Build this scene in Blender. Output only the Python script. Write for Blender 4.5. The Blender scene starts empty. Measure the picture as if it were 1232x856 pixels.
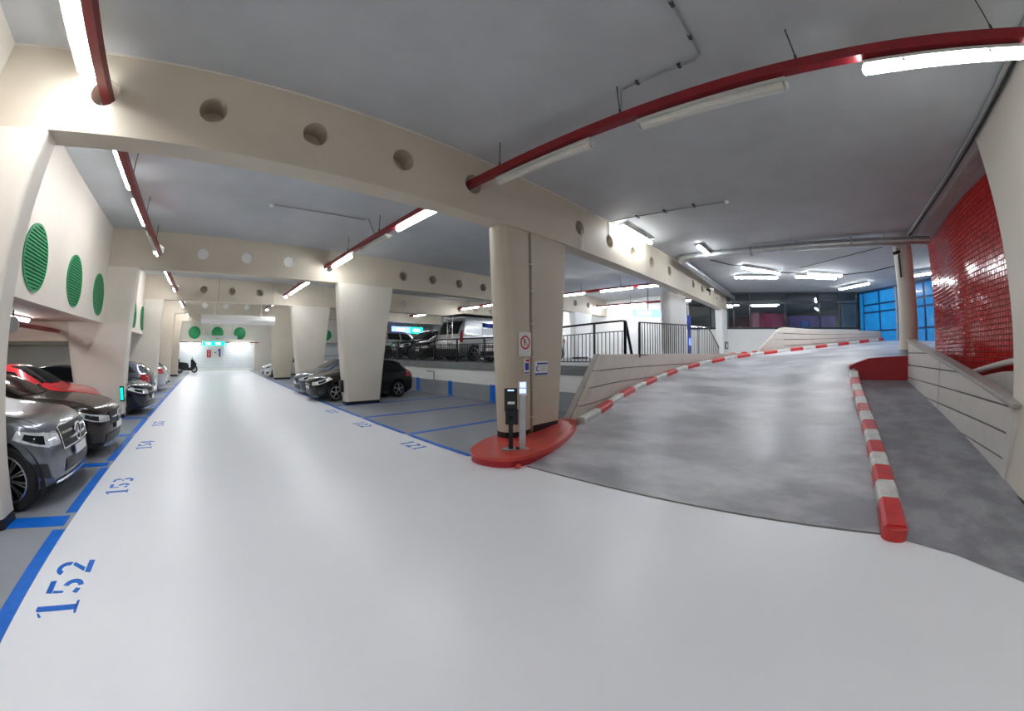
import bpy, bmesh, math, random
from mathutils import Vector, Matrix
random.seed(7)
S = bpy.context.scene
COL = S.collection
PI = math.pi
R = math.radians

# ------------------------------------------------------------------ camera
cam = bpy.data.cameras.new('camera')
camo = bpy.data.objects.new('camera', cam)
COL.objects.link(camo)
camo.location = (0, 0, 1.7)
camo.rotation_euler = (PI / 2, 0, R(-45.40))
cam.type = 'PANO'                       # the photograph was taken with a full-frame fisheye lens
cam.panorama_type = 'FISHEYE_LENS_POLYNOMIAL'
cam.fisheye_fov = R(220)
cam.sensor_fit = 'HORIZONTAL'
cam.sensor_width = 36
cam.fisheye_polynomial_k0 = 0
cam.fisheye_polynomial_k1 = -0.07682257761868218
cam.fisheye_polynomial_k2 = -2.2226612880249013e-05
cam.fisheye_polynomial_k3 = 2.763516470935821e-05
cam.fisheye_polynomial_k4 = -3.6902717076232316e-07
cam.shift_y = -0.0048
cam.clip_start = 0.05
S.camera = camo

# ------------------------------------------------------------------ world, exposure
w = bpy.data.worlds.new('World')
S.world = w
w.use_nodes = True
w.node_tree.nodes['Background'].inputs[0].default_value = (0.9, 0.95, 1.0, 1)
w.node_tree.nodes['Background'].inputs[1].default_value = 0.25
S.view_settings.view_transform = 'Standard'
S.view_settings.look = 'None'
S.view_settings.gamma = 1
S.view_settings.exposure = 1.42
S.view_settings.use_curve_mapping = False
LAMP = 19.0          # emission of the lit fluorescent tubes
S.cycles.max_bounces = 10
S.cycles.diffuse_bounces = 6
S.cycles.glossy_bounces = 4
S.cycles.use_denoising = True
S.cycles.sample_clamp_indirect = 8

# ------------------------------------------------------------------ materials
MATS = {}
def mat(name, col, rough=0.5, metal=0.0, var=0.0, scale=4.0, bump=0.0, bscale=30.0, spec=0.5,
        emit=None, strength=0.0, stretch=None, coat=0.0, trans=0.0, rvar=0.0, col2=None):
    if name in MATS: return MATS[name]
    m = bpy.data.materials.new(name); m.use_nodes = True
    nt = m.node_tree; b = nt.nodes['Principled BSDF']
    b.inputs['Base Color'].default_value = (*col, 1)
    b.inputs['Roughness'].default_value = rough
    b.inputs['Metallic'].default_value = metal
    b.inputs['Specular IOR Level'].default_value = spec
    if coat: b.inputs['Coat Weight'].default_value = coat; b.inputs['Coat Roughness'].default_value = 0.04
    if trans: b.inputs['Transmission Weight'].default_value = trans
    if emit:
        b.inputs['Emission Color'].default_value = (*emit, 1); b.inputs['Emission Strength'].default_value = strength
    if var or bump or rvar or col2:
        tc = nt.nodes.new('ShaderNodeTexCoord'); mp = nt.nodes.new('ShaderNodeMapping')
        nt.links.new(tc.outputs['Object'], mp.inputs['Vector'])
        if stretch: mp.inputs['Scale'].default_value = stretch
    if var or col2 or rvar:
        n = nt.nodes.new('ShaderNodeTexNoise'); n.inputs['Scale'].default_value = scale
        n.inputs['Detail'].default_value = 6; n.inputs['Roughness'].default_value = 0.6
        nt.links.new(mp.outputs[0], n.inputs['Vector'])
        if var or col2:
            r = nt.nodes.new('ShaderNodeValToRGB')
            a = col2 or tuple(max(0, c * (1 - var)) for c in col)
            z = col if col2 else tuple(min(1, c * (1 + var)) for c in col)
            r.color_ramp.elements[0].color = (*a, 1); r.color_ramp.elements[1].color = (*z, 1)
            r.color_ramp.elements[0].position = 0.40 if col2 else 0.32; r.color_ramp.elements[1].position = 0.60 if col2 else 0.68
            nt.links.new(n.outputs[0], r.inputs[0]); nt.links.new(r.outputs[0], b.inputs['Base Color'])
        if rvar:
            q = nt.nodes.new('ShaderNodeMapRange')
            q.inputs[1].default_value = 0.3; q.inputs[2].default_value = 0.7
            q.inputs[3].default_value = max(0.02, rough - rvar); q.inputs[4].default_value = min(1, rough + rvar)
            nt.links.new(n.outputs[0], q.inputs[0]); nt.links.new(q.outputs[0], b.inputs['Roughness'])
    if bump:
        n2 = nt.nodes.new('ShaderNodeTexNoise'); n2.inputs['Scale'].default_value = bscale; n2.inputs['Detail'].default_value = 4
        nt.links.new(mp.outputs[0], n2.inputs['Vector'])
        bp = nt.nodes.new('ShaderNodeBump'); bp.inputs['Strength'].default_value = bump; bp.inputs['Distance'].default_value = 0.02
        nt.links.new(n2.outputs[0], bp.inputs['Height']); nt.links.new(bp.outputs[0], b.inputs['Normal'])
    MATS[name] = m
    return m

M_floor = mat('floor epoxy', (0.86, 0.88, 0.925), 0.34, var=0.018, scale=0.35, rvar=0.03)
M_bay = mat('bay floor paint', (0.30, 0.32, 0.355), 0.38, var=0.10, scale=1.3, rvar=0.10)
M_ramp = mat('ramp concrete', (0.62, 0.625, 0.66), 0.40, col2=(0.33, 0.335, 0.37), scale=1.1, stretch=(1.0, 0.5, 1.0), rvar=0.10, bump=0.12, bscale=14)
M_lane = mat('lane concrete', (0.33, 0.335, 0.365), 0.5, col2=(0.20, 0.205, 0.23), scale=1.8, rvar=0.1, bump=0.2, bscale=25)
M_ceil = mat('ceiling paint', (0.47, 0.49, 0.505), 0.75, var=0.07, scale=0.9, bump=0.05, bscale=60)
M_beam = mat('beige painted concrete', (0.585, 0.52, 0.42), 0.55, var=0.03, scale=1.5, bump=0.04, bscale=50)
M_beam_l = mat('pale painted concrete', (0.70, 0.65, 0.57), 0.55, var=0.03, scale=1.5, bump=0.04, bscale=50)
M_white = mat('white wall paint', (0.82, 0.82, 0.80), 0.55, var=0.03, scale=2)
M_grey = mat('grey wall paint', (0.30, 0.32, 0.34), 0.5, var=0.06, scale=2)
M_dgrey = mat('dark slab edge', (0.20, 0.21, 0.22), 0.55, var=0.1, scale=3)
M_panel = mat('parapet concrete', (0.62, 0.56, 0.50), 0.6, var=0.06, scale=2.5, bump=0.08, bscale=40)
M_panel_l = mat('parapet pale concrete', (0.66, 0.63, 0.60), 0.6, var=0.05, scale=2.5, bump=0.08, bscale=40)
M_cap = mat('parapet cap', (0.42, 0.39, 0.37), 0.5, var=0.1, scale=4)
M_groove = mat('dark groove joint', (0.16, 0.15, 0.14), 0.8, var=0.1)  # dark tone of joint fillers and plank backings
M_red = mat('red curb paint', (0.60, 0.035, 0.035), 0.38, var=0.14, scale=5, bump=0.1, bscale=30)
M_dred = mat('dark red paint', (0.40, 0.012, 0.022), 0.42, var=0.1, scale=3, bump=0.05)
M_ored = mat('island red paint', (0.58, 0.06, 0.045), 0.28, var=0.08, scale=3)
M_wcurb = mat('white curb paint', (0.66, 0.65, 0.63), 0.45, var=0.18, scale=6, bump=0.1)
M_trunk = mat('trunking red steel', (0.22, 0.008, 0.014), 0.4, var=0.15, scale=6)
M_blue = mat('blue line paint', (0.003, 0.15, 0.66), 0.4, var=0.12, scale=8)
M_tile = mat('glazed red tile', (0.54, 0.022, 0.02), 0.14, var=0.10, scale=9, coat=0.5)
M_grout = mat('tile grout', (0.42, 0.10, 0.09), 0.7, var=0.1)
M_black = mat('black steel', (0.012, 0.012, 0.014), 0.35, var=0.1)
M_rubber = mat('tyre rubber', (0.015, 0.015, 0.016), 0.75, var=0.15, scale=20)
M_plast = mat('black plastic', (0.02, 0.021, 0.023), 0.45, var=0.1, scale=20)
M_well = mat('wheel well', (0.006, 0.006, 0.006), 0.9, var=0.1)
M_chrome = mat('chrome', (0.82, 0.83, 0.85), 0.12, 1.0, var=0.02)
M_alloy = mat('alloy', (0.62, 0.63, 0.65), 0.28, 1.0, var=0.04)
M_steel = mat('galvanised pipe', (0.55, 0.57, 0.58), 0.36, 0.85, var=0.12, scale=5)
M_glass = mat('car glass', (0.010, 0.013, 0.015), 0.06, var=0.05, spec=0.4)
M_hlamp = mat('headlamp glass', (0.72, 0.76, 0.80), 0.08, 0.35, var=0.25, scale=14, coat=1.0)
M_tail = mat('tail lamp', (0.42, 0.008, 0.015), 0.12, var=0.15, scale=12, coat=1.0)
M_plate = mat('number plate', (0.78, 0.78, 0.76), 0.4, var=0.03)
M_tube = mat('lit tube', (1, 1, 1), 0.3, emit=(0.93, 0.97, 1.0), strength=LAMP, var=0.01)
M_tubeoff = mat('unlit tube diffuser', (0.62, 0.61, 0.55), 0.25, var=0.04, scale=8)
M_lampbody = mat('lamp body', (0.52, 0.52, 0.49), 0.4, var=0.05)
M_green = mat('green grille', (0.025, 0.30, 0.11), 0.5, var=0.1, scale=8)
M_dgreen = mat('green grille recess', (0.006, 0.085, 0.035), 0.6, var=0.1, scale=8)
M_bluedoor = mat('blue door steel', (0.02, 0.33, 0.80), 0.22, var=0.10, scale=3, coat=0.3)
M_bluedark = mat('blue frame steel', (0.004, 0.05, 0.17), 0.35, var=0.1, scale=3)
M_frame = mat('window frame', (0.03, 0.035, 0.04), 0.4, var=0.1)
M_wire = mat('conduit', (0.30, 0.30, 0.29), 0.5, var=0.1)
M_dwire = mat('dark cable', (0.04, 0.04, 0.042), 0.5, var=0.1)
M_signw = mat('sign white', (0.80, 0.80, 0.78), 0.35, var=0.02)
M_signb = mat('sign blue', (0.02, 0.06, 0.42), 0.35, var=0.05)
M_signr = mat('sign red', (0.62, 0.02, 0.04), 0.35, var=0.05)
M_exit = mat('exit sign green light', (0.0, 0.4, 0.25), 0.4, emit=(0.0, 0.85, 0.50), strength=0.9, var=0.02)
M_exitw = mat('exit sign white light', (1, 1, 1), 0.4, emit=(0.8, 1.0, 0.95), strength=3.0, var=0.02)
M_bluelit = mat('blue sign light', (0.05, 0.1, 0.6), 0.4, emit=(0.10, 0.16, 1.0), strength=2.2, var=0.02)
M_screen = mat('terminal screen', (0.1, 0.2, 0.5), 0.2, emit=(0.30, 0.42, 0.95), strength=1.0, var=0.05)
M_shutter = mat('pale shutter', (0.66, 0.68, 0.70), 0.45, var=0.04, scale=3)
M_pink = mat('pink poster', (0.60, 0.12, 0.24), 0.5, var=0.5, scale=1.2)
M_purple = mat('purple poster', (0.28, 0.18, 0.55), 0.5, var=0.4, scale=1.2)
M_office = mat('office wall', (0.22, 0.24, 0.26), 0.6, var=0.1)

def glass_mat():
    m = bpy.data.materials.new('window glass'); m.use_nodes = True; nt = m.node_tree
    nt.nodes.remove(nt.nodes['Principled BSDF']); out = nt.nodes['Material Output']
    t = nt.nodes.new('ShaderNodeBsdfTransparent'); t.inputs[0].default_value = (0.80, 0.85, 0.87, 1)
    g = nt.nodes.new('ShaderNodeBsdfGlossy'); g.inputs['Roughness'].default_value = 0.02; g.inputs[0].default_value = (0.9, 0.95, 1, 1)
    f = nt.nodes.new('ShaderNodeFresnel'); f.inputs[0].default_value = 1.9
    mx = nt.nodes.new('ShaderNodeMixShader')
    nt.links.new(f.outputs[0], mx.inputs[0]); nt.links.new(t.outputs[0], mx.inputs[1]); nt.links.new(g.outputs[0], mx.inputs[2])
    nt.links.new(mx.outputs[0], out.inputs[0])
    return m
M_pane = glass_mat()

def paint(name, col, rough=0.22, metal=0.35, coat=1.0, spec=0.5):
    return mat(name, col, rough, metal, var=0.05, scale=30, coat=coat, spec=spec)

# ------------------------------------------------------------------ mesh helper
class MB:
    def __init__(s): s.v = []; s.f = []; s.sm = []
    def add(s, vs, fs, smooth=False):
        n = len(s.v); s.v += [tuple(p) for p in vs]
        for f in fs: s.f.append(tuple(i + n for i in f)); s.sm.append(smooth)
        return s
    def box(s, a, b, mtx=None):
        (x0, y0, z0), (x1, y1, z1) = a, b
        vs = [Vector(p) for p in ((x0, y0, z0), (x1, y0, z0), (x1, y1, z0), (x0, y1, z0), (x0, y0, z1), (x1, y0, z1), (x1, y1, z1), (x0, y1, z1))]
        if mtx: vs = [mtx @ p for p in vs]
        return s.add(vs, [(3, 2, 1, 0), (4, 5, 6, 7), (0, 1, 5, 4), (1, 2, 6, 5), (2, 3, 7, 6), (3, 0, 4, 7)])
    def bar(s, p, q, wd, ht, up=(0, 0, 1)):
        p, q = Vector(p), Vector(q); d = (q - p).normalized(); u = Vector(up)
        if abs(d.dot(u)) > 0.98: u = Vector((1, 0, 0))
        a = d.cross(u).normalized() * (wd / 2); b = a.cross(d).normalized() * (ht / 2)
        vs = [p - a - b, p + a - b, p + a + b, p - a + b, q - a - b, q + a - b, q + a + b, q - a + b]
        return s.add(vs, [(0, 1, 2, 3), (7, 6, 5, 4), (0, 4, 5, 1), (1, 5, 6, 2), (2, 6, 7, 3), (3, 7, 4, 0)])
    def tube(s, pts, r, n=10, cap=True):
        pts = [Vector(p) for p in pts]; rs = r if isinstance(r, (list, tuple)) else [r] * len(pts)
        rings = []; prev = None
        for i, p in enumerate(pts):
            d = (pts[min(i + 1, len(pts) - 1)] - pts[max(i - 1, 0)]).normalized()
            if prev is None:
                u = Vector((0, 0, 1)) if abs(d.z) < 0.9 else Vector((1, 0, 0))
                a = d.cross(u).normalized()
            else:
                a = (prev - d * prev.dot(d)).normalized()
            prev = a; b = d.cross(a)
            rings.append([p + (a * math.cos(2 * PI * k / n) + b * math.sin(2 * PI * k / n)) * rs[i] for k in range(n)])
        vs = [q for rg in rings for q in rg]; fs = []
        for i in range(len(pts) - 1):
            for k in range(n):
                k2 = (k + 1) % n; fs.append((i * n + k, i * n + k2, (i + 1) * n + k2, (i + 1) * n + k))
        s.add(vs, fs, True)
        if cap:
            s.add(rings[0], [tuple(range(n))[::-1]]); s.add(rings[-1], [tuple(range(n))])
        return s
    def prism(s, poly, z0, z1):
        n = len(poly)
        vs = [(x, y, z0) for x, y in poly] + [(x, y, z1) for x, y in poly]
        return s.add(vs, [tuple(range(n))[::-1], tuple(range(n, 2 * n))] + [(i, (i + 1) % n, n + (i + 1) % n, n + i) for i in range(n)])
    def extr(s, poly, d):
        """a planar 3D polygon pushed along d"""
        n = len(poly); d = Vector(d); a = [Vector(p) for p in poly]
        return s.add(a + [p + d for p in a], [tuple(range(n))[::-1], tuple(range(n, 2 * n))] + [(i, (i + 1) % n, n + (i + 1) % n, n + i) for i in range(n)])
    def lathe(s, prof, c=(0, 0, 0), axis='z', n=24, a0=0, a1=2 * PI):
        full = abs(a1 - a0 - 2 * PI) < 1e-6; m = n if full else n + 1
        vs = []
        for i in range(m):
            t = a0 + (a1 - a0) * i / n; co, si = math.cos(t), math.sin(t)
            for r, h in prof:
                p = (r * co, r * si, h) if axis == 'z' else (r * co, h, r * si) if axis == 'y' else (h, r * co, r * si)
                vs.append((p[0] + c[0], p[1] + c[1], p[2] + c[2]))
        k = len(prof); fs = []
        for i in range(n):
            j = (i + 1) % m
            for q in range(k - 1): fs.append((i * k + q, j * k + q, j * k + q + 1, i * k + q + 1))
        return s.add(vs, fs, True)
    def grid(s, rows, smooth=True, closed=False):
        n = len(rows[0]); vs = [p for r in rows for p in r]; fs = []
        for i in range(len(rows) - 1):
            for k in range(n if closed else n - 1):
                k2 = (k + 1) % n; fs.append((i * n + k, i * n + k2, (i + 1) * n + k2, (i + 1) * n + k))
        return s.add(vs, fs, smooth)
    def sphere(s, c, r, n=12, sx=1, sy=1, sz=1):
        rows = []
        for i in range(n // 2 + 1):
            t = PI * i / (n // 2)
            rows.append([(c[0] + r * sx * math.sin(t) * math.cos(2 * PI * k / n), c[1] + r * sy * math.sin(t) * math.sin(2 * PI * k / n), c[2] + r * sz * math.cos(t)) for k in range(n)])
        return s.grid(rows, True, True)
    def mesh(s, name, m=None, sharp=40):
        me = bpy.data.meshes.new(name); me.from_pydata(s.v, [], s.f)
        if m: me.materials.append(m)
        me.polygons.foreach_set('use_smooth', s.sm)
        me.update()
        bm = bmesh.new(); bm.from_mesh(me); bmesh.ops.remove_doubles(bm, verts=bm.verts, dist=1e-5)
        bmesh.ops.recalc_face_normals(bm, faces=bm.faces); bm.to_mesh(me); bm.free()
        if any(s.sm): me.set_sharp_from_angle(angle=R(sharp))
        return me
    def build(s, name, m, parent=None, bevel=0.0):
        o = bpy.data.objects.new(name, s.mesh(name, m)); COL.objects.link(o)
        if parent: o.parent = parent
        if bevel:
            b = o.modifiers.new('bevel', 'BEVEL'); b.width = bevel; b.segments = 2; b.limit_method = 'ANGLE'; b.angle_limit = R(50)
        return o

LABELS = set()
def tag(o, label=None, cat=None, group=None, kind=None):
    if label: o['label'] = label; LABELS.add(label)
    if cat: o['category'] = cat
    if group: o['group'] = group
    if kind: o['kind'] = kind
    return o
def empty(name, loc=(0, 0, 0), rz=0.0, label=None, cat=None, group=None):
    o = bpy.data.objects.new(name, None); COL.objects.link(o); o.location = loc; o.rotation_euler = (0, 0, rz)
    o.empty_display_size = 0.2
    return tag(o, label, cat, group)
def copy_tree(o, parent=None):
    c = o.copy(); COL.objects.link(c)
    if parent: c.parent = parent
    for ch in list(o.children): copy_tree(ch, c)
    return c
def struct(name, mb, m, parent=None, **k):
    o = mb.build(name, m, parent, **k)
    if not parent: o['kind'] = 'structure'
    return o
def meshcopy(o, loc, parent, name=None):
    c = o.copy(); COL.objects.link(c); c.parent = parent; c.location = loc
    return c

def build_w(mb, name, m, parent, bevel=0.0):
    """mesh given in world coordinates, parented to an Empty that is only translated / turned about z"""
    o = mb.build(name, m, None, bevel); o.parent = parent
    o.matrix_parent_inverse = (Matrix.Translation(parent.location) @ Matrix.Rotation(parent.rotation_euler.z, 4, 'Z')).inverted()
    return o

# ------------------------------------------------------------------ floor and its paint
ZC, ZB = 4.92, 3.90
BEAM_Y = [4.36, 11.6, 18.4, 24.6, 30.8]
floor = struct('floor', MB().box((-13, -8, -0.12), (27, 38, 0)), M_floor)
bl = MB().prism([(-13, -8), (-1.73, -8), (-1.73, 38), (-13, 38)], 0.0, 0.004).build('bay_floor', M_bay, floor)
br = MB().prism([(3.70, 4.55), (8.5, 4.55), (8.5, 38), (3.70, 38)], 0.0, 0.004).build('bay_floor', M_bay, floor)
def line(x0, x1, y0, y1): return MB().box((x0, y0, 0.004), (x1, y1, 0.0075)).build('painted_line', M_blue, floor)
LB = [4.53, 6.80, 9.15, 11.5, 13.8, 16.1, 18.4, 20.7, 23.0, 25.3]
for i, y in enumerate(LB):
    h = 0.14 if i == 0 else 0.11
    line(-6.6, -1.78, y - h, y + h)
    y2 = LB[i + 1] if i + 1 < len(LB) else 27
    line(-1.87, -1.73, y + h + 0.09, y2 - 0.2)
line(-1.87, -1.73, 1.6, 4.29); line(-1.87, -1.73, -0.9, 1.4); line(-6.6, -1.78, 2.2 - 0.75, 2.2 - 0.6)
for y in (6.70, 9.10, 11.5, 13.9, 16.3, 18.7, 21.1, 23.5):
    line(3.78, 8.48, y - 0.07, y + 0.07)
for i, (a, b) in enumerate(((4.62, 6.6), (6.8, 9.0), (9.2, 13.8), (14.0, 18.6), (18.8, 26))): line(3.67, 3.77, a, b)

# stencilled bay numbers: strokes in a 0.62 x 1 box
def arc(cx, cy, r0, r1, a0, a1, n=9, sy=1.0):
    p = [(cx + r1 * math.cos(R(a0 + (a1 - a0) * i / n)), cy + sy * r1 * math.sin(R(a0 + (a1 - a0) * i / n))) for i in range(n + 1)]
    q = [(cx + r0 * math.cos(R(a0 + (a1 - a0) * i / n)), cy + sy * r0 * math.sin(R(a0 + (a1 - a0) * i / n))) for i in range(n + 1)]
    return p + q[::-1]
DIG = {'1': [[(.24, .03), (.40, .03), (.40, 1), (.28, 1), (.24, .97)], [(.12, 0), (.52, 0), (.50, .06), (.14, .06)], [(.08, .80), (.20, .90), (.18, .94), (.06, .86)]],
       '5': [[(.10, .80), (.56, .83), (.54, .98), (.12, .96)], [(.10, .52), (.16, .52), (.18, .78), (.10, .78)], arc(.30, .32, .13, .27, -80, 78), [(.05, .16), (.20, .10), (.24, .22), (.10, .28)]],
       '3': [arc(.30, .74, .12, .25, -40, 130), arc(.30, .27, .14, .28, -130, 50), [(.24, .46), (.38, .47), (.38, .54), (.24, .54)]],
       '2': [arc(.31, .72, .13, .27, -25, 160), [(.06, 0), (.58, 0), (.60, .16), (.10, .16)], [(.44, .58), (.56, .56), (.30, .20), (.14, .20)]],
       '4': [[(.36, 0), (.50, 0), (.50, .22), (.36, .22)], [(.36, .40), (.50, .40), (.50, 1), (.36, .84)], [(.02, .24), (.62, .24), (.62, .36), (.08, .36)], [(.04, .40), (.12, .38), (.33, .78), (.33, .92)]]}
def number(txt, x, y, h, wd, up):
    """digits painted on the floor, read along +y (up=-1: tops towards -x) or -y (up=1)"""
    mb = MB()
    for k, ch in enumerate(txt):
        for poly in DIG[ch]:
            pts = []
            for (u, v) in poly:
                a = (k + u / 0.62 * 0.86) * wd
                pts.append((x - v * h, y + a) if up < 0 else (x + v * h, y - a))
            mb.extr([(p, q, 0.0) for p, q in pts], (0, 0, 0.003))
    return mb.build('bay_number', M_blue, floor)
number('152', -1.24, 2.72, 0.33, 0.30, -1)
number('153', -1.22, 5.30, 0.30, 0.24, -1)
number('154', -1.20, 7.75, 0.30, 0.24, -1)
number('155', -1.20, 10.1, 0.30, 0.24, -1)
number('121', 3.22, 6.15, 0.28, 0.22, 1)
number('122', 3.22, 8.55, 0.28, 0.22, 1)
number('123', 3.22, 10.9, 0.28, 0.22, 1)

# ------------------------------------------------------------------ ceiling, outer walls
struct('ceiling', MB().box((-13, -8, ZC), (27, 38, ZC + 0.2)), M_ceil)
struct('ceiling_left', MB().box((-13, -8, 2.46), (-3.2, 38, 2.66)), M_beam)
struct('wall_back', MB().box((-13, -8.2, 0), (27, -8, ZC)), M_white)
struct('wall_left', MB().box((-13.2, -8, 0), (-13, 38, ZC)), M_beam_l)
struct('wall_right', MB().box((27, -8, 0), (27.2, 38, ZC)), M_white)
wf = struct('wall_front', MB().box((-13, 38, 0), (27, 38.2, ZC)), M_white)
# pale roller shutter slats in the recess of the front wall
for k in range(9):
    MB().box((-3.4, 37.93, 0.25 + k * 0.26), (4.15, 38.0, 0.49 + k * 0.26)).build('shutter_slat', M_shutter, wf)
MB().box((-4.2, 37.4, 2.62), (20, 38, ZC)).build('upper_band', M_beam_l, wf)
MB().box((4.2, 37.2, 0), (8.5, 38, 2.62)).build('side_pier', M_beam_l, wf)
MB().box((-13, 37.5, 0), (-3.4, 38, 2.62)).build('side_pier', M_beam_l, wf)
for x in (-1.30, 0.76, 2.78, 11.2):
    g = MB().lathe([(0, 37.33), (0.50, 37.33), (0.55, 37.36), (0.55, 37.41)], (x * 1.02, 0, 3.40), 'y', 32).build('round_green_panel', M_green, wf)

# the bay wall under the raised half level
wb = struct('wall_bay', MB().box((8.5, 4.7, 0), (8.7, 38, 1.05)), M_white)
MB().box((8.485, 4.7, 0), (8.5, 38, 0.56)).build('grey_dado', M_grey, wb)
for y in (9.30, 11.75, 14.2, 16.6, 19.0): MB().box((8.478, y - 0.13, 0.0), (8.486, y + 0.13, 0.58)).build('blue_stripe', M_blue, wb)
struct('floor_half_level', MB().box((8.46, 4.62, 1.05), (27, 38, 1.32)), M_dgrey)
struct('floor_landing', MB().prism([(15.3, 3.35), (16.6, 2.40), (19.2, -.30), (22.9, -4.75), (27, -5), (27, 4.62), (13.9, 4.62)], 1.05, 1.46), M_ramp)

# ------------------------------------------------------------------ ceiling beams with round holes
def holed_beam(name, x0, x1, y0, th, z0, z1, holes, label, hz=4.40, hr=0.165, m=None):
    o = MB().box((x0, y0, z0), (x1, y0 + th, z1)).build(name, m or M_beam)
    c = MB()
    for x in holes: c.lathe([(0, y0 - .1), (hr, y0 - .1), (hr, y0 + th + .1), (0, y0 + th + .1)], (x, 0, hz), 'y', 28)
    c = c.build('cut', M_beam)
    b = o.modifiers.new('b', 'BOOLEAN'); b.operation = 'DIFFERENCE'; b.object = c; b.solver = 'EXACT'
    dg = bpy.context.evaluated_depsgraph_get(); me = bpy.data.meshes.new_from_object(o.evaluated_get(dg))
    o.modifiers.clear(); o.data = me; bpy.data.objects.remove(c)
    for p in me.polygons: p.use_smooth = False
    tag(o, label, 'beam', 'perforated ceiling beams')
    return o
HX = [-1.60 + 1.285 * k for k in range(5)]
HR = [6.52, 7.82, 9.12, 10.42, 11.9, 14.6, 15.9, 17.2, 18.5, 19.8]
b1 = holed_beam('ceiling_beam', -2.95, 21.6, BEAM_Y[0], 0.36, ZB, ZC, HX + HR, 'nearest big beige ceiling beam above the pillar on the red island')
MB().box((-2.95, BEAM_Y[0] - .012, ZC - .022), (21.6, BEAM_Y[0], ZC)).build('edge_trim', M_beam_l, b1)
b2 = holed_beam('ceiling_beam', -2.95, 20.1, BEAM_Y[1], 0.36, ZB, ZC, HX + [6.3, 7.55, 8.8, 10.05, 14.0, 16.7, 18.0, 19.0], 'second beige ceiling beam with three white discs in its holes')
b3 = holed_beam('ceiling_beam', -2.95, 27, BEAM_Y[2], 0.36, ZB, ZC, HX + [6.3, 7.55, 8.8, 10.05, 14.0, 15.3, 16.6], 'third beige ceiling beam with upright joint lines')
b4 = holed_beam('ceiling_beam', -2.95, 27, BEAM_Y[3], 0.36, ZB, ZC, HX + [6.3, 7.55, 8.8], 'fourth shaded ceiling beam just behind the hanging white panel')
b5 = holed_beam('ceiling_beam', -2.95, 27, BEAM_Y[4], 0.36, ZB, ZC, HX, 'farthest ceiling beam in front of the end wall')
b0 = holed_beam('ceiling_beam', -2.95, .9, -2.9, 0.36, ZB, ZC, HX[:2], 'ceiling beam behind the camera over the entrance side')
for x in (0.35, 2.9, 6.9): MB().box((x - .012, BEAM_Y[2] - .006, ZB), (x + .012, BEAM_Y[2], ZC)).build('joint_line', M_wire, b3)
# white covers set in some of the holes
for b, yy, xs in ((b2, BEAM_Y[1], HX[1:4]), (b4, BEAM_Y[3], HX[1:4])):
    for x in xs: MB().lathe([(0, yy + .03), (.16, yy + .03), (.162, yy + .06), (0, yy + .06)], (x, 0, 4.40), 'y', 24).build('hole_cover', M_signw, b)
for b, yy, xs in ((b1, BEAM_Y[0], HX[1:4] + HR), (b3, BEAM_Y[2], HX[1:4]), (b2, BEAM_Y[1], [6.3, 7.55, 8.8, 10.05, 16.7, 18.0])):
    for x in xs: MB().lathe([(0, yy + .32), (.163, yy + .32), (.163, yy + .35), (0, yy + .35)], (x, 0, 4.40), 'y', 20).build('hole_back', M_beam, b)

# dropped beams of the low left bays
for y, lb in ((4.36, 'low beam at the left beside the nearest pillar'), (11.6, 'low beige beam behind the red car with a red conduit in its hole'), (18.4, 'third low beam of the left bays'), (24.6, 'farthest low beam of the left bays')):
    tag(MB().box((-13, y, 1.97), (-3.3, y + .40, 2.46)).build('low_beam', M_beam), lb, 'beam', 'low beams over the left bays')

# panel bands over the left bays, with round green louvred grilles
def louvre_disc(parent, x, y, z, r):
    rim = MB().lathe([(r - .035, x - .02), (r - .035, x + .022), (r, x + .022), (r, x - .02), (r - .035, x - .02)], (0, y, z), 'x', 40).build('round_grille', M_green, parent)
    MB().lathe([(0, x + .004), (r - .03, x + .004)], (0, y, z), 'x', 40).build('grille_back', M_dgreen, rim)
    n = int(2 * r / 0.052); mb = MB()
    for k in range(n):
        t = -r + (k + .5) * 2 * r / n; hw = math.sqrt(max(0, (r - .03) ** 2 - t * t))
        mb.bar((x + .012, y - hw, z + t), (x + .012, y + hw, z + t), 0.020, 0.026)
    mb.build('louvre_slats', M_green, rim)['kind'] = 'stuff'
for i, (y0, y1) in enumerate(((-8, 4.36), (4.72, 11.6), (11.96, 18.4), (18.76, 24.6), (24.96, 30.8), (31.16, 37.5))):
    p = struct('wall_panel_' + str(i + 1), MB().box((-3.2, y0, 2.42), (-2.95, y1, ZC)), M_beam_l)
    for dy in (2.05, 4.15, 6.15):
        if i > 0 and y0 + dy < y1: louvre_disc(p, -2.95, y0 - .05 + dy, 3.06, 0.50)

# ------------------------------------------------------------------ tapered blade columns
def blade(x0b, x1b, x0t, x1t, y0, y1, zb, zt, rl=None, n=8):
    th = y1 - y0
    def sec(xa, xb, z):
        r = min(rl if rl is not None else .12, th / 2 - .001); q = min(.06, th / 2 - .001); pts = []
        for cx, cy, rr, a in ((xa + r, y0 + r, r, 180), (xb - q, y0 + q, q, 270), (xb - q, y1 - q, q, 0), (xa + r, y1 - r, r, 90)):
            for k in range(n + 1): t = R(a + 90 * k / n); pts.append((cx + rr * math.cos(t), cy + rr * math.sin(t), z))
        return pts
    rows = [sec(x0b + (x0t - x0b) * t, x1b + (x1t - x1b) * t, zb + (zt - zb) * t) for t in (0, .5, 1)]
    mb = MB().grid(rows, True, True); mb.add(rows[0], [tuple(range(len(rows[0])))[::-1]]); mb.add(rows[-1], [tuple(range(len(rows[0])))])
    return mb
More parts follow.
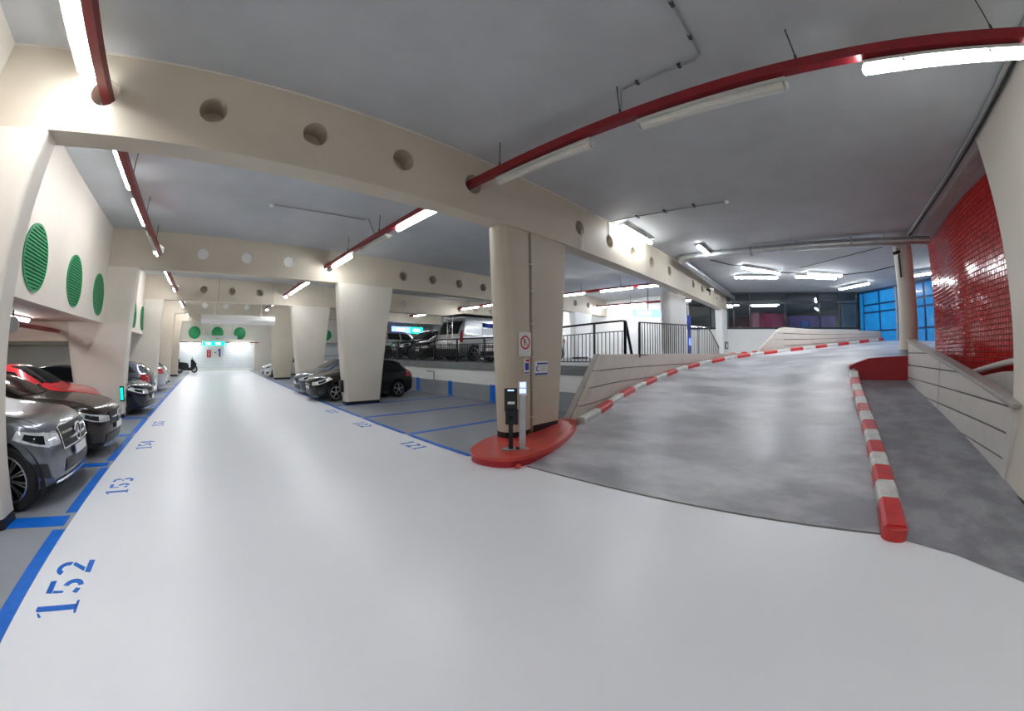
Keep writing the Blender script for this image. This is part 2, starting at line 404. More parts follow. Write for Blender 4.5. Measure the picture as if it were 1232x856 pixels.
def column(xs, y0, y1, zb, zt, label, m, rl=.12, ms=None):
    r = empty('pillar', ((xs[0] + xs[1]) / 2, (y0 + y1) / 2, zb), 0, label, 'pillar', 'tapered concrete pillars')
    build_w(blade(*xs, y0, y1, zb, zt, rl), 'shaft', m, r)
    build_w(blade(xs[0] - .006, xs[1] + .006, xs[0] - .012, xs[1] + .012, y0 - .006, y1 + .006, zb, zb + .11, rl), 'skirting', ms or M_black, r)
    return r
# main pillar: two blades with an open joint
MAIN = empty('pillar', (5.0, 4.65, 0.15), 0, 'broad beige pillar with signs standing on the red island', 'pillar', 'tapered concrete pillars')
build_w(blade(4.44, 5.00, 4.22, 4.95, 4.42, 4.86, .13, ZB, .215), 'rounded_shaft', M_beam, MAIN)
build_w(blade(5.03, 5.78, 4.985, 6.08, 4.41, 4.86, .13, ZB, .02), 'flat_shaft', M_beam, MAIN)
build_w(MB().extr([(4.985, 4.47, .2), (5.045, 4.47, .2), (4.998, 4.47, ZB), (4.938, 4.47, ZB)], (0, .25, 0)), 'joint_filler', M_groove, MAIN)
build_w(blade(4.432, 5.00, 4.425, 5.00, 4.412, 4.87, .13, .30, .22), 'black_skirting', M_black, MAIN)
build_w(blade(5.03, 5.788, 5.03, 5.795, 4.402, 4.87, .13, .36, .02), 'black_skirting', M_black, MAIN)
for z in (.5, 1.0, 1.6, 2.2, 2.8, 3.3): build_w(MB().box((4.945 + .055 * (1 - z / 3.9), 4.405, z), (5.0 + .045 * (1 - z / 3.9), 4.47, z + .02)), 'joint_clip', M_wcurb, MAIN)
column((4.17, 5.36, 3.88, 5.86), 11.5, 11.95, 0, ZB, 'beige tapered pillar beside the black hatchback', M_beam_l)
column((4.17, 5.36, 3.80, 5.80), 18.3, 18.75, 0, ZB, 'pale tapered pillar behind the grey blue hatchback', M_beam_l)
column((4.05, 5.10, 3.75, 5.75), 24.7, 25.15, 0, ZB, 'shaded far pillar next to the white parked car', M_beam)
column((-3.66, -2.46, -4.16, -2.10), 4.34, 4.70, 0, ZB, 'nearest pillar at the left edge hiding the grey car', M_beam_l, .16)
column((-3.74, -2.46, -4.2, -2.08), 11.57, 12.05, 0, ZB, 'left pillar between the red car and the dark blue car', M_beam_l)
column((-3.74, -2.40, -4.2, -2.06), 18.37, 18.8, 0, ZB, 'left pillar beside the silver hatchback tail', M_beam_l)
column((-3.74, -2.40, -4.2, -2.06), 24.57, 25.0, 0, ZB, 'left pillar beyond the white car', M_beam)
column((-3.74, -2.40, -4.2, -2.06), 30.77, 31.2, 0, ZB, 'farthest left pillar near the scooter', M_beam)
column((13.1, 14.75, 12.9, 15.0), 4.80, 5.2, 1.32, ZB, 'white pillar behind the black railing of the ramp', M_white, .19, M_white)
column((19.9, 21.2, 19.75, 21.5), 4.36, 4.78, 1.3, ZB, 'far slim pillar at the end of the big beam with a small notice', M_white, .1, M_white)
column((16.9, 18.0, 16.6, 18.4), 11.6, 12.0, 1.32, ZB, 'white pillar on the half level under the second beam', M_white, .1)
column((13.2, 14.6, 12.8, 15.0), 18.4, 18.8, 1.32, ZB, 'pale pillar on the half level left of the van', M_beam_l, .1)
rc = empty('round_pillar', (12.56, -3.03, 1.2), 0, 'slim round pillar at the top of the ramp side lane', 'pillar')
build_w(MB().lathe([(0, 1.2), (.275, 1.2), (.275, ZC), (0, ZC)], (12.56, -3.03, 0), 'z', 32), 'shaft', M_beam_l, rc)
build_w(MB().lathe([(.279, 1.2), (.283, 1.2), (.283, 1.76), (.279, 1.77)], (12.56, -3.03, 0), 'z', 32), 'grey_base_band', M_grey, rc)
# pier at the right edge: its face leans back towards the top
pier = empty('pillar', (4.0, -3.4, 0), 0, 'beige pier filling the right edge beside the ramp', 'pillar')
build_w(MB().add([(1.0, -2.72, 0), (5.46, -2.80, 0), (5.46, -3.9, 0), (1.0, -3.9, 0), (1.0, -3.22, ZC), (6.62, -3.25, ZC), (6.62, -3.9, ZC), (1.0, -3.9, ZC)],
     [(3, 2, 1, 0), (4, 5, 6, 7), (0, 1, 5, 4), (1, 2, 6, 5), (2, 3, 7, 6), (3, 0, 4, 7)]), 'shaft', M_beam_l, pier)
build_w(MB().box((1.0, -3.9, 0), (5.475, -2.775, .13)), 'black_skirting', M_black, pier)

# ------------------------------------------------------------------ ramp
LR = [(4.0, 3.95, 0), (6.1, 4.11, .26), (6.91, 4.18, .36), (8.28, 4.40, .53), (9.66, 4.47, .70), (11.39, 4.40, .915), (12.88, 4.19, 1.10), (14.12, 3.76, 1.25), (15.43, 3.06, 1.42), (16.6, 2.21, 1.56), (19.17, -.44, 1.88), (23.1, -4.96, 2.37), (25, -8, 2.5)]
RR = [(4.0, -.95, 0), (5.5, -.97, .19), (6.3, -.99, .285), (7.4, -1.02, .42), (8.5, -1.06, .56), (9.76, -1.12, .72), (10.6, -1.15, .87), (11.3, -1.18, 1.06), (11.78, -1.34, 1.30), (11.84, -1.69, 1.45), (11.9, -2.8, 1.53), (13, -4.5, 1.7), (14, -7, 1.9)]
def cr(P, t):
    n = len(P) - 1; i = min(int(t), n - 1); u = t - i
    p = [Vector(P[max(0, min(n, i + k))]) for k in (-1, 0, 1, 2)]
    return 0.5 * (2 * p[1] + (p[2] - p[0]) * u + (2 * p[0] - 5 * p[1] + 4 * p[2] - p[3]) * u * u + (3 * p[1] - p[0] - 3 * p[2] + p[3]) * u ** 3)
rows = []
for i in range(49):
    t = 12 * i / 48; a, b = cr(LR, t), cr(RR, t)
    rows.append([tuple(a + (b - a) * k / 14) for k in range(15)])
rm = MB().grid(rows, True)
sk = lambda k: [[r[k] for r in rows], [(r[k][0], r[k][1], -.02) for r in rows]]
rm.grid(sk(0), False); rm.grid(sk(14), False)
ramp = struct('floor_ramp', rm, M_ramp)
# apron between the island and the ramp edge, and the concrete that runs round to the side lane
MB().prism([(3.98, 3.97), (4.0, 3.60), (6.1, 3.95), (6.1, 4.2)], -.01, .006).build('apron', M_ramp, ramp)
lane = MB()
lz = lambda x: .124 * max(0, x - 4.0)
lrows = [[(x, y, lz(x) + .004) for y in (-1.0, -1.6, -2.2, -2.82)] for x in (4.0, 5, 6.5, 8, 9.5, 11, 11.9)]
lane.grid(lrows, True)
lane.add([(4.0, -1.0, .004), (4.0, -1.6, .004), (4.0, -2.2, .004), (4.0, -2.82, .004), (2.75, -2.82, .004), (3.2, -2.15, .004), (3.68, -1.6, .004), (3.95, -1.0, .004)], [tuple(range(8))])
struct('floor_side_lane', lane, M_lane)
MB().prism([(3.95, 3.6), (3.985, 3.6), (4.01, -.95), (3.975, -.95)], 0, .005).build('ramp_joint', M_groove, floor)

# ------------------------------------------------------------------ striped curbs
def sweep_piece(path, wd, h, sink=.06):
    """a kerb piece swept along path points (z = ground), rounded top edges"""
    rows = []
    for i, p in enumerate(path):
        d = (path[min(i + 1, len(path) - 1)] - path[max(i - 1, 0)]); d.z = 0; d.normalize(); s = Vector((-d.y, d.x, 0))
        rows.append([tuple(p + s * a + Vector((0, 0, b))) for a, b in ((-wd / 2, -sink), (-wd / 2, h * .72), (-wd * .36, h), (wd * .36, h), (wd / 2, h * .72), (wd / 2, -sink))])
    mb = MB().grid(rows, False); n = len(rows[0]); mb.add(rows[0], [tuple(range(n))]); mb.add(rows[-1], [tuple(range(n))[::-1]])
    return mb
def path_len(f, t0, t1, n=400):
    acc = [0]; pts = [f(t0)]
    for i in range(1, n + 1):
        p = f(t0 + (t1 - t0) * i / n); acc.append(acc[-1] + (p - pts[-1]).length); pts.append(p)
    return acc, pts
def at_len(acc, pts, s):
    for i in range(1, len(acc)):
        if acc[i] >= s:
            u = (s - acc[i - 1]) / max(1e-9, acc[i] - acc[i - 1]); return pts[i - 1].lerp(pts[i], u)
    return pts[-1].copy()
lc = empty('curb', (6.1, 4.11, .26), 0, 'long red and white striped curb curving up the left of the ramp', 'curb')
acc, pts = path_len(lambda t: cr(LR, t), 1.02, 11.3)
n = 29; L = acc[-1]
for k in range(n):
    pc = sweep_piece([at_len(acc, pts, L * (k + j / 4) / n + (.006 if j == 0 else -.006 if j == 4 else 0)) for j in range(5)], .17, .13)
    build_w(pc, 'curb_segment', M_wcurb if k % 2 == 0 else M_red, lc)
rcb = empty('curb', (4.0, -1.03, 0), 0, 'straight red and white striped curb between ramp and side lane', 'curb')
XB = [3.92, 4.52, 4.98, 5.44, 5.90, 6.38, 6.92, 7.46, 8.04, 8.62, 9.2, 9.8, 10.4, 10.95, 11.5]
def rpt(x):
    y = -1.02 - .030 * (x - 4.0); return Vector((x, y, lz(x)))
for k in range(len(XB) - 1):
    pth = [rpt(XB[k] + (XB[k + 1] - XB[k]) * j / 3 + (.005 if j == 0 else -.005 if j == 3 else 0)) for j in range(4)]
    for q in pth:
        if q.x > 9.5: q.z += .035 * (q.x - 9.5) ** 2.2
    pc = sweep_piece(pth, .25, .135, .3)
    if k == 0:  # rounded nose
        prof = [(-.125 * math.cos(R(a)), .125 * math.sin(R(a))) for a in range(0, 181, 20)]
        pc.prism([(3.925 - .8 * b, -1.018 + a) for a, b in prof], -.02, .118)
    build_w(pc, 'curb_segment', M_red if k % 2 == 0 else M_wcurb, rcb)
kb = empty('curb_wall', (11.8, -2.0, .95), 0, 'dark red end wall closing the top of the side lane', 'curb')
build_w(MB().extr([(11.74, -1.16, .9), (11.74, -1.16, 1.33), (11.74, -1.34, 1.41), (11.74, -1.69, 1.53), (11.74, -2.2, 1.57), (11.74, -2.86, 1.60), (11.74, -2.86, .85)], (.22, 0, 0)), 'wall_block', M_dred, kb)
build_w(MB().grid([[(11.735, -1.14, 1.335), (11.735, -1.34, 1.415), (11.735, -1.69, 1.535), (11.735, -2.2, 1.575), (11.735, -2.86, 1.605)], [(12.0, -1.10, 1.338), (12.0, -1.34, 1.418), (12.0, -1.69, 1.538), (12.0, -2.2, 1.578), (12.0, -2.86, 1.608)]], True), 'faded_top', M_red, kb)

# red island under the main pillar
isl = empty('traffic_island', (4.8, 4.2, 0), 0, 'flat red painted island around the foot of the broad pillar', 'traffic island')
top = [(3.50, 4.22, .15), (3.56, 3.93, .15), (3.70, 3.74, .15), (3.95, 3.63, .155), (4.35, 3.62, .17), (4.80, 3.66, .20), (5.35, 3.80, .25), (5.85, 4.02, .315), (6.08, 4.22, .345), (6.12, 4.45, .34), (5.95, 4.75, .31), (5.55, 4.95, .26), (4.6, 4.98, .16), (4.0, 4.78, .15), (3.62, 4.50, .15)]
def closed_smooth(P, k=5):
    out = []; n = len(P); V_ = [Vector(p) for p in P]
    for i in range(n):
        a, b, c_, d = V_[i - 1], V_[i], V_[(i + 1) % n], V_[(i + 2) % n]
        for j in range(k):
            u = j / k; out.append(tuple(.5 * (2 * b + (c_ - a) * u + (2 * a - 5 * b + 4 * c_ - d) * u * u + (3 * b - a - 3 * c_ + d) * u ** 3)))
    return out
top = closed_smooth(top)
def isl_mesh(sc, z0, z1):
    c = Vector((4.8, 4.3, 0)); a = []; b = []
    for p in top:
        q = c + (Vector((p[0], p[1], 0)) - c) * sc; a.append((q.x, q.y, z0 if z0 is not None else p[2])); b.append((q.x, q.y, p[2] + z1))
    n = len(top); return MB().add(a + b, [tuple(range(n))[::-1], tuple(range(n, 2 * n))] + [(i, (i + 1) % n, n + (i + 1) % n, n + i) for i in range(n)])
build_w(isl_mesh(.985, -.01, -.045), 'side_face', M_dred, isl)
build_w(isl_mesh(1.0, .10, 0.0), 'top_slab', M_ored, isl)
chip = MB()
chip.sphere((3.80, 3.62, .035), .05, 8, 1.3, .8, .7)
tag(chip.build('concrete_chip', M_ored), 'small red chip broken off beside the island tip', 'debris')

# ------------------------------------------------------------------ parapets of planks
def offset_path(P, t0, t1, d, n=40):
    out = []
    for i in range(n + 1):
        t = t0 + (t1 - t0) * i / n; p = cr(P, t); q = cr(P, min(t + .02, len(P) - 1.001)) - cr(P, max(0, t - .02)); q.z = 0; q.normalize()
        out.append(p + Vector((-q.y, q.x, 0)) * d)
    return out
def strip_wall(name, parent, pa, za, zb_, th, m):
    """vertical slab along plan points pa (list of Vector), za / zb_ bottom and top heights per point"""
    rows = []
    for i, p in enumerate(pa):
        d = pa[min(i + 1, len(pa) - 1)] - pa[max(0, i - 1)]; d.z = 0; d.normalize(); s = Vector((-d.y, d.x, 0)) * th
        rows.append([(p.x, p.y, za[i]), (p.x, p.y, zb_[i]), (p.x + s.x, p.y + s.y, zb_[i]), (p.x + s.x, p.y + s.y, za[i])])
    mb = MB().grid(rows, False, True); mb.add(rows[0], [(0, 1, 2, 3)]); mb.add(rows[-1], [(3, 2, 1, 0)])
    return build_w(mb, name, m, parent)
p1 = empty('parapet', (8, 4.6, 0), 0, 'low concrete plank wall along the left side of the ramp', 'parapet')
base = offset_path(LR, 1.0, 9.0, .13, 60)
def by_x(path, x):
    for a, b in zip(path, path[1:]):
        if a.x <= x <= b.x: return a.lerp(b, (x - a.x) / (b.x - a.x))
    return path[-1].copy() if x > path[-1].x else path[0].copy()
edges = [0.0, .30, .60, .945, 1.29, 1.645]
for k in range(5):
    z0, z1 = edges[k], edges[k + 1] - (.022 if k < 4 else 0)
    xs = [max(6.05, 6.05 + 1.33 * (z - .28) / 1.36) for z in (z0, z1)]
    rows = []
    for i in range(31):
        u = i / 30; row = []
        for z, x0 in ((z0, xs[0]), (z1, xs[1])): row.append((by_x(base, x0 + (16.5 - x0) * u), z))
        d = by_x(base, 16.5 * u + 7 * (1 - u) + .3) - by_x(base, 16.5 * u + 7 * (1 - u) - .3); d.z = 0; d.normalize(); s = Vector((-d.y, d.x, 0)) * .11
        (pa, za), (pb, zb2) = row
        rows.append([(pa.x, pa.y, za), (pb.x, pb.y, zb2), (pb.x + s.x, pb.y + s.y, zb2), (pa.x + s.x, pa.y + s.y, za)])
    mb = MB().grid(rows, False, True); mb.add(rows[0], [(0, 1, 2, 3)]); mb.add(rows[-1], [(3, 2, 1, 0)])
    build_w(mb, 'plank', M_panel, p1)
inner = [by_x(base, 7.5 + 9 * i / 30) + Vector((0, .03, 0)) for i in range(31)]
strip_wall('backing', p1, inner, [0] * 31, [1.62] * 31, .06, M_groove)
# sloped end post of this parapet
build_w(MB().extr([(6.05, 4.36, 0), (6.09, 4.36, .28), (7.42, 4.45, 1.655), (7.36, 4.45, 1.655), (6.02, 4.36, .28), (5.98, 4.36, 0)], (0, .14, 0)), 'end_post', M_cap, p1)

p2 = empty('parapet', (19.5, -.5, 1.6), 0, 'far concrete plank wall along the upper bend of the ramp', 'parapet')
b2p = offset_path(LR, 9.0, 11.1, .14, 60)
def p2top(u):  # height above the ramp edge along the wall
    return 1.08 - .80 * max(0, (u - .22)) / .78
fr = [-.6, .28, .54, .80, 1.0]
for k in range(4):
    rows = []
    for i in range(31):
        r_ = []
        for fz in (fr[k], fr[k + 1] - (.025 if k < 3 else 0)):
            u0 = .235 * max(0, min(1, fz)); u = u0 + (1 - u0) * i / 30; q = b2p[min(60, int(u * 60))].lerp(b2p[min(60, int(u * 60) + 1)], u * 60 - int(u * 60))
            r_.append((q, q.z - .02 + fz * p2top(u)))
        d = b2p[min(60, i * 2 + 2)] - b2p[max(0, i * 2 - 2)]; d.z = 0; d.normalize(); s = Vector((-d.y, d.x, 0)) * .16
        (pa, za), (pb, zb2) = r_
        rows.append([(pa.x, pa.y, za), (pb.x, pb.y, zb2), (pb.x + s.x, pb.y + s.y, zb2), (pa.x + s.x, pa.y + s.y, za)])
    mb = MB().grid(rows, False, True); mb.add(rows[0], [(0, 1, 2, 3)]); mb.add(rows[-1], [(3, 2, 1, 0)])
    build_w(mb, 'plank', M_panel, p2)
ctop = [b2p[i] for i in range(15, 61)]
strip_wall('cap', p2, ctop, [b2p[i].z - .03 + p2top(i / 60) for i in range(15, 61)], [b2p[i].z + .03 + p2top(i / 60) for i in range(15, 61)], .19, M_panel_l)
bk = [b2p[i] + Vector((.03, .03, 0)) for i in range(16, 61)]
strip_wall('backing', p2, bk, [b2p[i].z - .3 for i in range(16, 61)], [b2p[i].z - .06 + p2top(i / 60) for i in range(16, 61)], .10, M_groove)
# second striped curb on the landing behind
lc2 = empty('curb', (17.5, 4.0, 1.46), 0, 'short striped curb on the landing behind the ramp crest', 'curb')
for k in range(7):
    a, b = Vector((16.2, 3.95, 1.50)), Vector((19.2, 2.55, 1.64))
    build_w(sweep_piece([a.lerp(b, (k + j) / 7) for j in (0.01, .5, .99)], .16, .12), 'curb_segment', M_wcurb if k % 2 else M_red, lc2)

p3 = empty('parapet', (8.5, -2.9, .5), 0, 'pale concrete plank wall with sloping cap right of the side lane', 'parapet')
tz = lambda x: 1.07 + .1485 * (x - 5.5)
def clip_plank(x0, x1, z0, z1):
    """polygon of a plank in the xz plane cut by the sloping top line"""
    pts = [(x0, z0), (x1, z0)]
    t0, t1 = tz(x0) - .02, tz(x1) - .02
    if t1 <= z0: return None
    if t1 < z1: pts.append((x1, t1))
    else:
        pts.append((x1, z1))
        if t0 < z1: pts.append((x0 + (z1 - t0) / .1485, z1))
        else: pts.append((x0, z1)); return pts
    if t0 > z0: pts.append((x0, t0))
    else: pts[0] = (x0 + (z0 - t0) / .1485, z0)
    return pts
ge = [-.05, .42, .735, 1.06, 1.38, 1.69, 2.1]
for x0, x1 in ((5.62, 8.84), (8.87, 11.7)):
    for k in range(6):
        q = clip_plank(x0, x1, ge[k], ge[k + 1] - .025)
        if q and lz(x0) < ge[k + 1]: build_w(MB().extr([(x, -2.80, z) for x, z in q], (0, -.16, 0)), 'plank', M_panel_l, p3)
build_w(MB().extr([(5.64, -2.835, 0), (11.68, -2.835, 0), (11.68, -2.835, tz(11.68) - .04), (5.64, -2.835, tz(5.64) - .04)], (0, -.09, 0)), 'backing', M_groove, p3)
build_w(MB().extr([(5.47, -2.79, 0), (5.615, -2.79, 0), (5.615, -2.79, tz(5.6) - .02), (5.47, -2.79, tz(5.47) - .02)], (0, -.18, 0)), 'end_post', M_panel_l, p3)
build_w(MB().bar((5.44, -2.885, tz(5.44) + .01), (11.75, -2.885, tz(11.75) + .01), .25, .07), 'cap', M_cap, p3, .015)
# curved rim of the well behind that parapet
cw = empty('curved_wall', (8, -3.6, .8), 0, 'curved grey concrete rim between plank wall and red tiles', 'wall')
pth = [(9.6, -3.55, 1.20), (8.9, -3.72, 1.36), (8.2, -3.78, 1.47), (7.5, -3.76, 1.55), (6.8, -3.66, 1.58), (6.2, -3.5, 1.58)]
build_w(MB().tube([cr(pth, 5 * i / 20) for i in range(21)], .055, 10), 'rim', M_panel_l, cw)
strip_wall('curved_panel', cw, [cr(pth, 5 * i / 20) + Vector((0, .12, 0)) for i in range(21)], [0] * 21, [cr(pth, 5 * i / 20).z - .16 for i in range(21)], -.05, M_panel_l)

# ------------------------------------------------------------------ red tiled wall
def rwy(x): return -4.12 + .26 * math.exp(-((x - 9.7) / 2.4) ** 2)
wr = struct('wall_red_tiles', MB().grid([[(x, rwy(x) - .02, 0) for x in [6.2 + .15 * i for i in range(49)]], [(x, rwy(x) - .02, ZC) for x in [6.2 + .15 * i for i in range(49)]]], True), M_grout)
tl = MB(); rr = random.Random(3)
for i in range(72):
    for j in range(49):
        x0, z0 = 6.22 + i * .1, .01 + j * .1; x1, z1 = x0 + .091, z0 + .091
        a, b, e = rr.uniform(-.0004, .0004), rr.uniform(-.0004, .0004), .010
        q = lambda x, z, d: (x, rwy(x) + d, z)
        tl.add([q(x0, z0, -.015), q(x1, z0, -.015), q(x1, z1, -.015), q(x0, z1, -.015), q(x0 + e, z0 + e, .004 + a + b), q(x1 - e, z0 + e, .004 - a + b), q(x1 - e, z1 - e, .004 - a - b), q(x0 + e, z1 - e, .004 + a - b)],
               [(4, 5, 6, 7), (0, 1, 5, 4), (1, 2, 6, 5), (2, 3, 7, 6), (3, 0, 4, 7)])
tl.build('tiles', M_tile, wr)['kind'] = 'stuff'
struct('wall_half_level', MB().box((20.12, 6.36, 1.32), (20.3, 38, ZC)), M_white)
struct('wall_left_bays', MB().box((-13, 18.80, 0), (-3.75, 18.95, 2.46)), M_beam_l)
struct('wall_side', MB().box((6.2, -8, 0), (6.4, -4.2, ZC)), M_white)

# ------------------------------------------------------------------ glazed office front and blue doors
G0 = Vector((21.04, 4.0, 0)); GD = Vector((2.56, -6.85, 0)).normalized(); GN = Vector((GD.y, -GD.x, 0))
if GN.x > 0: GN = -GN   # towards the camera
def gp(s, z, d=0): p = G0 + GD * s + GN * d; return (p.x, p.y, z)
ww = struct('wall_office', MB().extr([gp(-2.6, 1.0), gp(7.3, 1.0), gp(7.3, 2.93), gp(-2.6, 2.93)], tuple(-GN * .2)), M_white)
win = struct('window_1', MB().extr([gp(-2.6, 2.93, .03), gp(7.3, 2.93, .03), gp(7.3, 3.02, .03), gp(-2.6, 3.02, .03)], tuple(-GN * .12)), M_frame)
MB().extr([gp(-2.6, 4.84, .03), gp(7.3, 4.84, .03), gp(7.3, ZC, .03), gp(-2.6, ZC, .03)], tuple(-GN * .12)).build('head_rail', M_frame, win)
MB().extr([gp(-2.6, 4.28, .03), gp(7.3, 4.28, .03), gp(7.3, 4.34, .03), gp(-2.6, 4.34, .03)], tuple(-GN * .1)).build('transom', M_frame, win)
MS = [-2.6, -1.3, -.02, .90, 2.90, 4.95, 6.2, 7.27]
for s in MS: MB().extr([gp(s - .03, 2.95, .035), gp(s + .03, 2.95, .035), gp(s + .03, ZC, .035), gp(s - .03, ZC, .035)], tuple(-GN * .1)).build('mullion', M_frame, win)
for a, b in zip(MS, MS[1:]):
    for z0, z1 in ((3.02, 4.28), (4.34, 4.84)):
        MB().extr([gp(a + .03, z0, -.02), gp(b - .03, z0, -.02), gp(b - .03, z1, -.02), gp(a + .03, z1, -.02)], tuple(-GN * .012)).build('pane', M_pane, win)
wo = struct('wall_office_rear', MB().extr([gp(-2.6, 1, -3.2), gp(7.5, 1, -3.2), gp(7.5, ZC, -3.2), gp(-2.6, ZC, -3.2)], tuple(-GN * .1)), M_office)
tag(MB().extr([gp(1.0, 3.05, -.3), gp(3.1, 3.05, -.3), gp(3.1, 3.78, -.3), gp(1.0, 3.78, -.3)], tuple(-GN * .03)).build('poster', M_pink), 'dim pink poster low behind the office glass', 'poster')
tag(MB().extr([gp(3.2, 3.05, -.3), gp(6.0, 3.05, -.3), gp(6.0, 3.66, -.3), gp(3.2, 3.66, -.3)], tuple(-GN * .03)).build('poster', M_purple), 'dim purple poster low behind the office glass', 'poster')
# blue steel partition with doors
B0 = Vector((23.64, -2.95, 0)); BD = Vector((-4.7, -3.7, 0)).normalized(); BN = Vector((BD.y, -BD.x, 0))
if BN.y < 0: BN = -BN
def bp(s, z, d=0): p = B0 + BD * s + BN * d; return (p.x, p.y, z)
wbl = struct('wall_blue_doors', MB().extr([bp(0, 1.5), bp(9, 1.5), bp(9, ZC), bp(0, ZC)], tuple(-BN * .1)), M_bluedark)
BS = [0.0, .35, 1.55, 2.75, 3.3, 4.5, 5.7, 6.2, 7.4, 8.6]
for a, b in zip(BS, BS[1:]):
    for z0, z1 in ((1.6, 2.75), (2.80, 3.72), (3.77, 4.12), (4.17, 4.80)):
        if b - a < .6: z0, z1 = (1.6, 4.8) if z0 < 2 else (0, 0)
        if z1 > z0: MB().extr([bp(a + .06, z0 + .02, .0), bp(b - .06, z0 + .02, .0), bp(b - .06, z1 - .02, .0), bp(a + .06, z1 - .02, .0)], tuple(BN * .04)).build('door_panel', M_bluedoor, wbl)
for s in (2.75, 5.7): MB().extr([bp(s - .05, 1.5, .03), bp(s + .05, 1.5, .03), bp(s + .05, 4.85, .03), bp(s - .05, 4.85, .03)], tuple(BN * .06)).build('steel_post', M_wire, wbl)
dr = tag(MB().extr([(16.0, -5.05, 2.0), (16.3, -5.35, 2.0), (16.3, -5.35, 3.9), (16.0, -5.05, 3.9)], (.05, .05, 0)).build('door_leaf', M_bluedoor), 'narrow blue leaf with black rounded edge behind the round pillar', 'door')
MB().tube([(15.93, -4.98, 1.9), (15.93, -4.98, 3.85), (16.0, -5.05, 3.98), (16.3, -5.35, 3.98), (16.37, -5.42, 3.85), (16.37, -5.42, 1.9)], .05, 8).build('rounded_frame', M_black, dr)
struct('wall_lane_end', MB().box((13.4, -8, 1.0), (13.6, -4.15, 2.6)), M_grey)

# ------------------------------------------------------------------ fluorescent lamps on red trunking
def make_lamp(lit):
    r = empty('fluorescent_lamp')
    MB().box((-.085, -.75, .02), (.085, .75, .055)).build('housing', M_lampbody, r)
    prof = [(-.050, .02), (-.055, 0), (-.042, -.035), (0, -.05), (.042, -.035), (.055, 0), (.050, .02)]
    MB().grid([[(a, y, b) for a, b in prof] for y in (-.72, .72)], True).build('diffuser', M_tube if lit else M_tubeoff, r)
    for y in (-.745, .745): MB().sphere((0, y, .0), .058, 10, 1, .45, .85).build('end_cap', M_lampbody if not lit else M_tube, r)
    for y in (-.4, .4): MB().box((-.068, y - .015, -.01), (.068, y + .015, .05)).build('clip', M_lampbody, r)
    return r
LIT, OFF = make_lamp(True), make_lamp(False)
used = {True: 0, False: 0}
def lamp(lit, x, y, z, rz, label, group, length=1.48):
    src = LIT if lit else OFF
    o = src if used[lit] == 0 else copy_tree(src); used[lit] += 1
    o.location = (x, y, z); o.rotation_euler = (0, 0, rz); o.scale = (1, length / 1.48, 1)
    return tag(o, label, 'lamp', group)
def trunk(x, y0, y1, z, label, first=.5):
    r = empty('cable_trunking', (x, (y0 + y1) / 2, z), 0, label, 'trunking', 'red cable trunking along the ceiling')
    build_w(MB().box((x - .055, y0, z - .055), (x + .055, y1, z + .055)), 'channel', M_trunk, r)
    y = y0 + first
    while y < y1:
        if min(abs(y - b) for b in BEAM_Y) > .6: build_w(MB().tube([(x, y, z + .05), (x, y, ZC)], .008, 6).tube([(x, y, z + .05), (x, y, z + .14)], .016, 6), 'hanger_rod', M_dwire, r)
        y += 2.04
    return r
TZ = 4.42
trunk(-1.60, -7.9, 36.9, TZ, 'red trunking over the left side of the aisle')
trunk(3.54, -7.9, 36.9, TZ, 'long red trunking running above the right side of the aisle', 1.45)
trunk(14.0, 4.8, 31, TZ, 'red trunking over the railing of the half level')
trunk(19.0, 4.8, 31, TZ, 'second red trunking far back on the half level')
gl = 'lit fluorescent tubes along the aisle'
XL_, XR_ = -1.72, 3.62
lamp(True, XL_ - .06, 3.40, TZ + .03, 0, 'brightest tube at the top left corner beside the red trunking', gl).scale = (1.7, 1, 1.2)
lamp(True, XL_, 6.62, TZ + .06, 0, 'lit tube left of the aisle just past the big beam', gl)
lamp(True, XL_, 8.78, TZ + .06, 0, 'second lit tube left of the aisle before the second beam', gl)
lamp(False, XL_ + .06, 10.75, TZ - .02, 0, 'dark tube at the left hole of the second beam', 'unlit fluorescent tubes')
lamp(True, XL_, 14.7, TZ + .06, 0, 'lit tube left of the aisle in the third bay', gl)
lamp(True, XL_, 16.9, TZ + .06, 0, 'lit tube left of the aisle touching the third beam', gl)
lamp(True, XL_, 19.9, TZ + .06, 0, 'added lit tube left of the aisle just past the third beam', gl)  # added to light the face of the hanging white panel
lamp(True, XR_, 19.6, TZ - .08, 0, 'added lit tube right of the aisle just past the third beam', gl)  # added counterpart on the right, also for the hanging panel
lamp(True, XL_, 21.5, TZ + .06, 0, 'lit tube left of the aisle in the fourth bay', gl)
lamp(True, XL_, 27.5, TZ + .06, 0, 'lit tube left of the aisle in the fifth bay', gl)
lamp(True, XL_, 0.9, TZ + .06, 0, 'lit tube overhead left of the camera', gl)
lamp(True, XL_, -1.6, TZ + .06, 0, 'lit tube behind the camera on the left trunking', gl)
lamp(True, XL_, -5.2, TZ + .06, 0, 'rearmost lit tube on the left trunking', gl)
lamp(False, XR_, 3.0, TZ - .14, 0, 'unlit tube under the red trunking beside the big beam', 'unlit fluorescent tubes', 1.66)
lamp(False, XR_, .68, TZ - .14, 0, 'longer unlit tube in the middle of the red trunking', 'unlit fluorescent tubes', 1.66)
lamp(True, XR_, -1.80, TZ - .14, 0, 'big glaring tube at the upper right corner', gl, 1.66)
lamp(True, XR_, -4.2, TZ - .10, 0, 'lit tube behind the camera on the right trunking', gl)
lamp(True, XR_, 6.25, TZ - .08, 0, 'lit tube right of the aisle under the big beam edge', gl)
lamp(False, XR_, 8.2, TZ - .12, 0, 'unlit tube right of the aisle in the second bay', 'unlit fluorescent tubes')
lamp(True, XR_, 10.60, TZ - .08, 0, 'lit tube right of the aisle before the second beam', gl)
